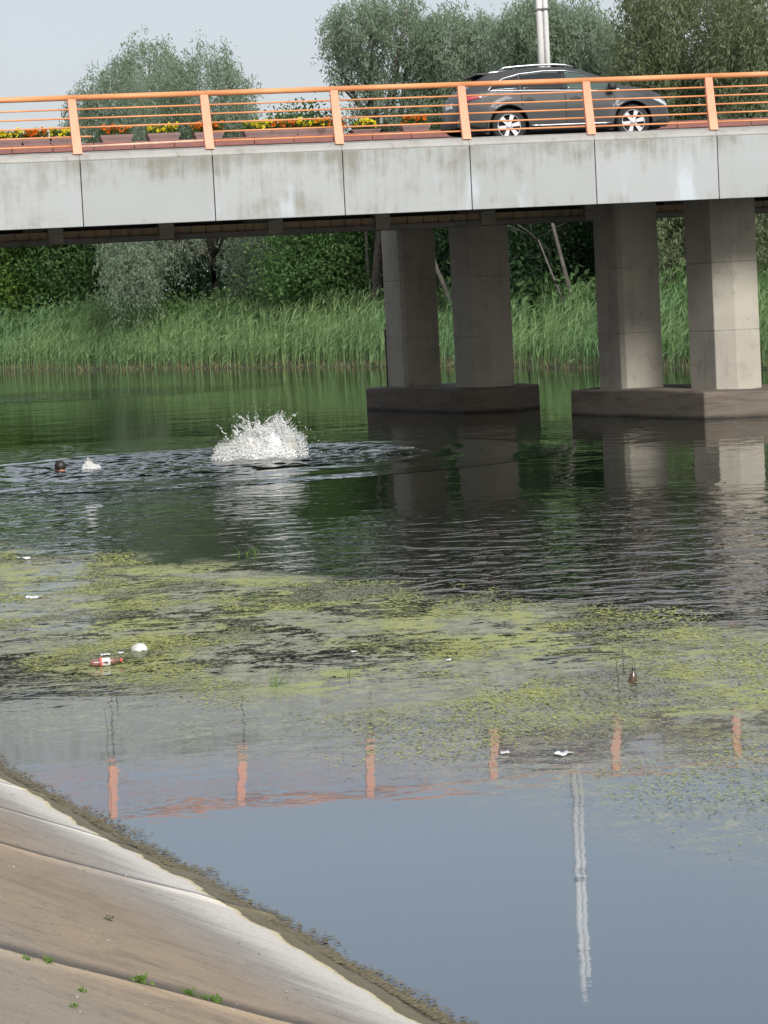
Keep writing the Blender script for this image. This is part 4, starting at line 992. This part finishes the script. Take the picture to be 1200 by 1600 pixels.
# ================================================================== SWIMMER
def mk_skin():
    g = G('wet_skin'); n = g.noise(g.pos(), 12, 3); return g.fin(g.prin(g.mix(n, (.28, .12, .075), (.34, .15, .10)), .35))
M['skin'] = mk_skin(); M['hair'] = plain('wet_hair', (.022, .018, .016), .4, .3, 60, .004); M['trunks'] = plain('dark_trunks', (.03, .03, .05), .7)
def swimmer(loc, rz):
    me = bpy.data.meshes.new('person_body')
    # x runs from the head towards the feet; the head looks the other way, the back breaks the surface
    J = [((.78, 0, -.06), .15), ((.55, 0, .0), .145), ((.34, 0, .045), .165), ((.20, 0, .05), .10), ((.08, 0, .16), .062), ((.03, 0, .26), .085), ((-.02, 0, .32), .082),   # pelvis .. head
         ((.27, -.19, .055), .075), ((.36, -.32, .045), .052), ((.55, -.40, .035), .044), ((.72, -.38, .02), .03), ((.80, -.37, .01), .026),      # right arm sweeping back
         ((.25, .19, .02), .072), ((.08, .30, -.06), .05), ((-.14, .30, -.10), .042), ((-.32, .24, -.12), .03), ((-.40, .22, -.13), .026),         # left arm reaching ahead
         ((.90, -.10, -.12), .10), ((1.22, -.13, -.22), .07), ((1.58, -.12, -.18), .05), ((1.72, -.12, -.20), .035),
         ((.90, .10, -.12), .10), ((1.20, .14, -.26), .07), ((1.52, .14, -.40), .05), ((1.66, .14, -.42), .035),
         ((-.075, 0, .265), .03), ((-.02, -.088, .26), .016), ((-.02, .088, .26), .016)]
    E_ = [(0, 1), (1, 2), (2, 3), (3, 4), (4, 5), (5, 6), (2, 7), (7, 8), (8, 9), (9, 10), (10, 11), (2, 12), (12, 13), (13, 14), (14, 15), (15, 16), (0, 17), (17, 18), (18, 19), (19, 20), (0, 21), (21, 22), (22, 23), (23, 24), (5, 25), (5, 26), (5, 27)]
    me.from_pydata([j[0] for j in J], E_, []); o = bpy.data.objects.new('person', me); link(o); o.location = loc; o.rotation_euler = (0, 0, rz)
    me.materials.append(M['skin'])
    sk = o.modifiers.new('skin', 'SKIN'); sk.use_smooth_shade = True
    for v, (c, rad) in zip(me.skin_vertices[0].data, J): v.radius = (rad, rad)
    me.skin_vertices[0].data[0].use_root = True
    sb = o.modifiers.new('sub', 'SUBSURF'); sb.levels = 2; sb.render_levels = 2
    tag(o, 'person swimming with dark wet hair, head and shoulder above the water at left', 'person')
    b = B(); bmesh.ops.create_icosphere(b.bm, subdivisions=3, radius=1.)
    for v in b.bm.verts:
        q = Vector(v.co); k = 1 + .05 * mnoise.noise(q * 4)
        v.co = Vector((.012 + q.x * .108 * k, q.y * .098 * k, (.305 + q.z * .108 * k)))
        if q.x < -.35 and q.z < .25: v.co.x = max(v.co.x, -.045); 
    b.done('hair', M['hair'], o, True)
    for s_ in (-1, 1):
        b = B(); b.lathe([(.004, -.006), (.010, -.003), (.012, .003), (.004, .006)], 10, Matrix.Translation((-.098, s_ * .03, .28)) @ Matrix.Rotation(math.pi / 2, 4, 'Y')); b.done('eye', M['foam'], o, True)
swimmer((-5.72, 50.0, -.20), -.75)

# ================================================================== FLOATING LITTER AND WATER PLANTS
M['pet'] = plain('brown_bottle', (.20, .11, .085), .25, .35, 14); M['lab_w'] = plain('white_label', (.62, .60, .58), .6, .12, 20); M['lab_r'] = plain('red_label', (.55, .10, .08), .5)
M['foamwhite'] = plain('dirty_white_plastic', (.60, .60, .55), .7, .2, 12, .006); M['glassb'] = plain('bottle_glass', (.075, .05, .03), .15, .3, 20)
M['capw'] = plain('white_cap', (.75, .75, .75), .5)
def bottle(loc, rz, tilt, L=.31, R_=.042, label='', crush=True, mats=('pet', 'lab_w'), name='plastic_bottle', upright=False):
    root = tag(empty(name, loc), label, 'bottle'); root.rotation_euler = (0, tilt, rz)
    b = B(); prof = [(.001, 0), (R_ * .8, .004), (R_, .02), (R_ * .93, .05), (R_, .08), (R_ * .97, .5 * L), (R_, .62 * L), (R_ * .9, .72 * L), (R_ * .42, .86 * L), (R_ * .33, .88 * L), (R_ * .33, .95 * L), (.001, .951 * L)]
    b.lathe(prof, 18)
    if crush:
        for v in b.bm.verts: v.co.x *= .82 + .25 * mnoise.noise((v.co.z * 14, v.co.y * 20, 1)); v.co.y += .010 * mnoise.noise((v.co.z * 18, v.co.x * 20, 4))
    b.done('shell', M[mats[0]], root, True)
    b = B(); b.lathe([(R_ * 1.02, .30 * L), (R_ * 1.05, .31 * L), (R_ * 1.05, .60 * L), (R_ * 1.02, .61 * L)], 18)
    if crush:
        for v in b.bm.verts: v.co.x *= .86 + .25 * mnoise.noise((v.co.z * 14, v.co.y * 20, 1)); v.co.y += .010 * mnoise.noise((v.co.z * 18, v.co.x * 20, 4))
    lb_ = b.done('paper_label', M[mats[1]], root, True)
    b = B(); b.lathe([(R_ * 1.06, .30 * L), (R_ * 1.075, .305 * L), (R_ * 1.075, .36 * L), (R_ * 1.06, .365 * L)], 18); b.done('label_band', M['lab_r'], lb_, True)
    b = B(); b.lathe([(R_ * .40, .90 * L), (R_ * .40, .975 * L), (.004, .98 * L)], 14); b.done('cap', M['lab_r' if not upright else 'clamp'], root, True)
    return root
bottle((-2.42, 22.45, .030), math.radians(8), math.radians(88), .27, .04, 'crushed brown bottle with white and red label floating among the algae')
b2 = bottle((1.70, 20.05, -.17), 0, math.radians(7), .29, .034, 'dark glass bottle bobbing upright with its neck above water', False, ('glassb', 'glassb'), 'glass_bottle', True)
b = B(); bmesh.ops.create_uvsphere(b.bm, u_segments=20, v_segments=12, radius=1.)
for v in b.bm.verts:
    k = 1 + .10 * mnoise.noise(Vector(v.co) * 2); v.co = Vector((v.co.x * .072 * k, v.co.y * .06 * k, v.co.z * .062 * k if v.co.z > 0 else v.co.z * .03))
o = b.done('plastic_tub', M['foamwhite'], None, True); o.location = (-2.10, 23.4, .0); tag(o, 'upturned pale round tub floating above the crushed bottle', 'litter')
r = np.random.default_rng(71)
bits = [(-2.36, 23.1, .05, 'torn pale scrap left of the upturned tub'), (-2.24, 23.2, .04, 'small torn yellowish scrap beside the upturned tub'), (-3.55, 28.1, .10, 'flat white scrap floating at the left edge of the algae'), (-4.2, 32.6, .10, 'folded white wrapper near the upper left of the algae'),
        (-.30, 22.5, .035, 'tiny white scrap standing in the algae left of centre'), (.44, 21.7, .03, 'tiny white scrap in the algae at centre right'), (.67, 17.2, .045, 'white scrap beside the leftmost orange reflection at right'), (1.02, 17.05, .07, 'crumpled white scrap between two orange reflections')]
for x, y, sz, lab in bits:
    sz *= .7; b = B(); bmesh.ops.create_grid(b.bm, x_segments=5, y_segments=4, size=sz)
    for v in b.bm.verts:
        v.co.y *= .9; q = Vector((v.co.x * 30 + x * 7, v.co.y * 30, y)); v.co.z = .010 + .35 * sz * abs(mnoise.noise(q)); v.co += mnoise.noise_vector(q * 1.7) * sz * .35; v.co.z = max(v.co.z, .004)
    o = b.done('litter_scrap', M['capw'], None, True); o.location = (x, y, .004); o.rotation_euler = (0, 0, r.uniform(0, 3)); tag(o, lab, 'litter', 'white scraps floating on the water')
    sol = o.modifiers.new('thick', 'SOLIDIFY'); sol.thickness = .003
def clump(name, lab, x, y, z, n, hgt, spread, mat, seed, group, w=.006, nz=None):
    r = np.random.default_rng(seed); base = np.c_[r.normal(size=(n, 2)) * spread * .25, np.zeros(n)]
    dr = unit(np.c_[r.normal(size=(n, 2)) * spread * 2.2, np.ones(n)]); a = r.uniform(0, 6.3, n)
    V, Fq = strips(base, dr, np.c_[r.normal(size=(n, 2)) * .2, np.zeros(n)], hgt * r.uniform(.4, 1., n), np.full(n, w), 4, np.c_[np.cos(a), np.sin(a) * .3, np.zeros(n)], r.uniform(0, .25, n))
    o = mobj(name, np_mesh(name, V, Fq), M[mat]); o.location = (x, y, z); tag(o, lab, 'plant', group); return o
G1 = 'grass tufts growing out of the water'
clump('grass_tuft', 'bright green grass tuft standing in the water left of centre', -.87, 20.75, -.01, 22, .19, .16, 'bright', 81, G1)
clump('grass_tuft', 'small grass tuft at the upper edge of the algae mat', -1.55, 31.9, -.01, 14, .16, .25, 'bright', 82, G1, .01)
clump('grass_tuft', 'thin dark grass tuft in the left of the algae mat', -1.32, 27.0, -.01, 9, .16, .16, 'green', 83, G1)
clump('grass_tuft', 'sparse grass blades right of the tall grass tuft', -.30, 21.0, -.01, 4, .22, .06, 'green', 84, G1)
M['twig'] = plain('twig', (.05, .04, .03), .9)
def twig(lab, pts, rad, loc):
    b = B(); b.tube(pts, rad, 6); o = b.done('twig', M['twig'], None, True); o.location = loc; tag(o, lab, 'twig', 'twigs sticking out of the water')
twig('bent twig just left of the upright glass bottle', [(0, 0, -.05), (.004, 0, .05), (-.012, 0, .10), (.004, 0, .155)], .003, (1.62, 20.1, 0))
twig('thin straight twig behind the upright glass bottle', [(.0, 0, -.05), (-.004, 0, .22)], .002, (1.70, 20.5, 0))
twig('short forked twig off the left bank', [(0, 0, -.04), (-.02, 0, .045), (-.01, 0, .08)], .003, (-1.98, 20.2, 0))
twig('tall crooked twig above the first orange reflection', [(.02, 0, -.05), (.0, 0, .10), (.012, 0, .2), (-.005, 0, .36)], .0014, (-1.82, 17.6, 0))

# ---- floating algae: tens of thousands of small ragged flakes lying on the water
r = np.random.default_rng(91); N = 330000
Y = 13.5 + 22.5 * r.random(N) ** .85; X = r.uniform(-1, 1, N) * (.155 * Y) 
yfar = 27.6 - 1.6 * X; ynear = 18.6 - .9 * X; yfilm = 15.4 - np.maximum(.9 * X, 1.6 * X)
def fbm(a, b_, c): return mnoise.fractal((a, b_, c), .8, 2., 5)
pat = np.array([fbm(a * .75, b_ * .55, 3.7) for a, b_ in zip(X, Y)])
wob = np.array([mnoise.noise((a * .35, b_ * .35, 8)) for a, b_ in zip(X, Y)]) * 2.2
den = np.clip((yfar + wob - Y) / 1.2, 0, 1) * np.clip((Y + wob * .4 - ynear) / 1.8, 0, 1)
low = np.clip((Y + wob - yfilm) / 1.5, 0, 1) * np.clip((X * .9 + Y * .12 - 1.6), 0, 1) * .6 * np.clip((yfar + wob - Y) / 1.2, 0, 1)
prob = np.maximum(den, low) * np.clip((pat + .08) / .40, 0, 1)
prob = prob * np.clip(1.25 - .22 * X, .45, 1); keep = r.random(N) < prob; X, Y = X[keep], Y[keep]; n = len(X)
rad = r.uniform(.005, .017, n) * np.clip(Y / 22, .7, 1.4); ang = r.uniform(0, 6.283, n)[:, None] + np.arange(4)[None] * 1.5708
rr_a = rad[:, None] * r.uniform(.35, 1.2, (n, 4)); tilt = r.normal(size=(n, 2)) * .10
dx = np.cos(ang) * rr_a * 1.4; dy = np.sin(ang) * rr_a
dz = np.abs(dx * tilt[:, :1] + dy * tilt[:, 1:]) + .004 + .004 * r.random((n, 4))
V = np.stack([X[:, None] + dx, Y[:, None] + dy, dz], -1).reshape(-1, 3)
def mk_algae():
    g = G('algae'); rn = g.rnd(); p = g.pos()
    c = g.mix(rn, (.28, .31, .07), (.40, .41, .15)); c = g.mix(g.smooth(g.noise(g.map(p, (1, .8, 0)), .9, 5, .6), .40, .54), (.20, .205, .13), c)
    return g.fin(g.prin(c, .8))
M['algae'] = mk_algae()
tag(mobj('floating_algae', np_mesh('floating_algae', V, np.arange(4 * n).reshape(-1, 4)), M['algae']), 'mats of yellow-green algae floating on the near water', 'algae', kind='stuff')

# ---- rotting fringe where the slabs meet the water
r = np.random.default_rng(93); N = 16000
S_ = r.uniform(-2, 9.5, N); Q_ = -.15 + .27 * r.random(N) ** .6
keep = r.random(N) < np.clip(.75 + 1.1 * np.array([mnoise.noise((a * 2.2, b_ * 5, 1)) for a, b_ in zip(S_, Q_)]) - np.clip(-Q_ - .02, 0, 1) * 9, 0, 1)
S_, Q_ = S_[keep], Q_[keep]; n = len(S_); XY = SA + S_[:, None] * SD + Q_[:, None] * SN; zz_ = np.maximum(.4 * Q_, 0) + .006
rad = r.uniform(.004, .014, n); ang = r.uniform(0, 6.283, n)[:, None] + np.arange(4)[None] * 1.5708; ra = rad[:, None] * r.uniform(.4, 1.2, (n, 4))
V = np.stack([XY[:, :1] + np.cos(ang) * ra * 1.3, XY[:, 1:] + np.sin(ang) * ra, zz_[:, None] + r.random((n, 4)) * .003], -1).reshape(-1, 3)
M['scum'] = leafmat('brown_scum', (.13, .11, .06), (.22, .18, .105), (.15, .125, .07), 0., .7, 2.)
tag(mobj('shore_scum', np_mesh('shore_scum', V, np.arange(4 * n).reshape(-1, 4)), M['scum']), 'brown rotting algae fringe along the foot of the concrete slope', 'algae', kind='stuff')

# ---- weeds in the slab joints
r = np.random.default_rng(95)
WL = [(8.72, 1.64, .07, 'leafy green weed in the slab joint near the bottom'), (8.70, 1.48, .06, 'small bright weed in the joint right of the leafy one'), (8.71, 1.43, .04, 'tiny green weed beside a pale twig in the lowest joint'), (8.70, 1.39, .06, 'bright green weed at the right end of the lowest joint'),
      (8.86, 2.05, .04, 'tiny weed at the left end of the lowest joint'), (8.80, 1.97, .05, 'pair of small weeds at the left of the lowest joint'), (7.15, 1.31, .055, 'dark dry tuft in the middle of the brown slope'), (4.9, 1.55, .03, 'tiny pale weed high on the left slope'), (9.6, 2.1, .03, 'low weed at the bottom left corner'), (9.25, 1.98, .035, 'flat patch of weed below the lowest joint')]
for i, (s_, q_, h_, lab) in enumerate(WL):
    h_ *= .5; x, y, z = shore(s_, q_); n = 40; rr0_ = np.random.default_rng(200 + i)
    c = np.c_[rr0_.normal(size=(n, 2)) * h_ * .35, rr0_.random(n) * h_ * .7]; d = unit(rr0_.normal(size=(n, 3)) * .7 + np.array([0, 0, .6])); s2 = unit(np.cross(d, rr0_.normal(size=(n, 3))))
    thin = 'dry tuft' in lab
    o = mobj('weed', leaf_mesh('weed', c, d, s2, rr0_.uniform(.4, .8, n) * h_, rr0_.uniform(.1, .14, n) * h_ if thin else rr0_.uniform(.2, .4, n) * h_), M['drystem' if False else ('dark' if thin else 'bright')]); o.location = (x, y, z); tag(o, lab, 'weed', 'weeds growing on the concrete slope')
# pebbles and crumbs lying on the slope
b = B(); r = np.random.default_rng(97); P = []
for _ in range(190):
    s_, q_ = r.uniform(2, 11), r.uniform(.35, 3.2); P.append(shore(s_, q_))
P = np.array(P); P[:, 2] += .004; rd = r.uniform(.0015, .006, len(P)) * (1 + (r.random(len(P)) > .96) * 1.2); V, Fc = drops(P, rd, r.normal(size=(len(P), 3)), r.uniform(.6, 1.8, len(P)))
M['grit'] = leafmat('grit', (.14, .11, .08), (.52, .48, .42), (.30, .26, .2), 0.)
tag(mobj('grit', np_mesh('grit', V, Fc), M['grit']), 'scattered grit and crumbs on the concrete slope', 'grit', kind='stuff')
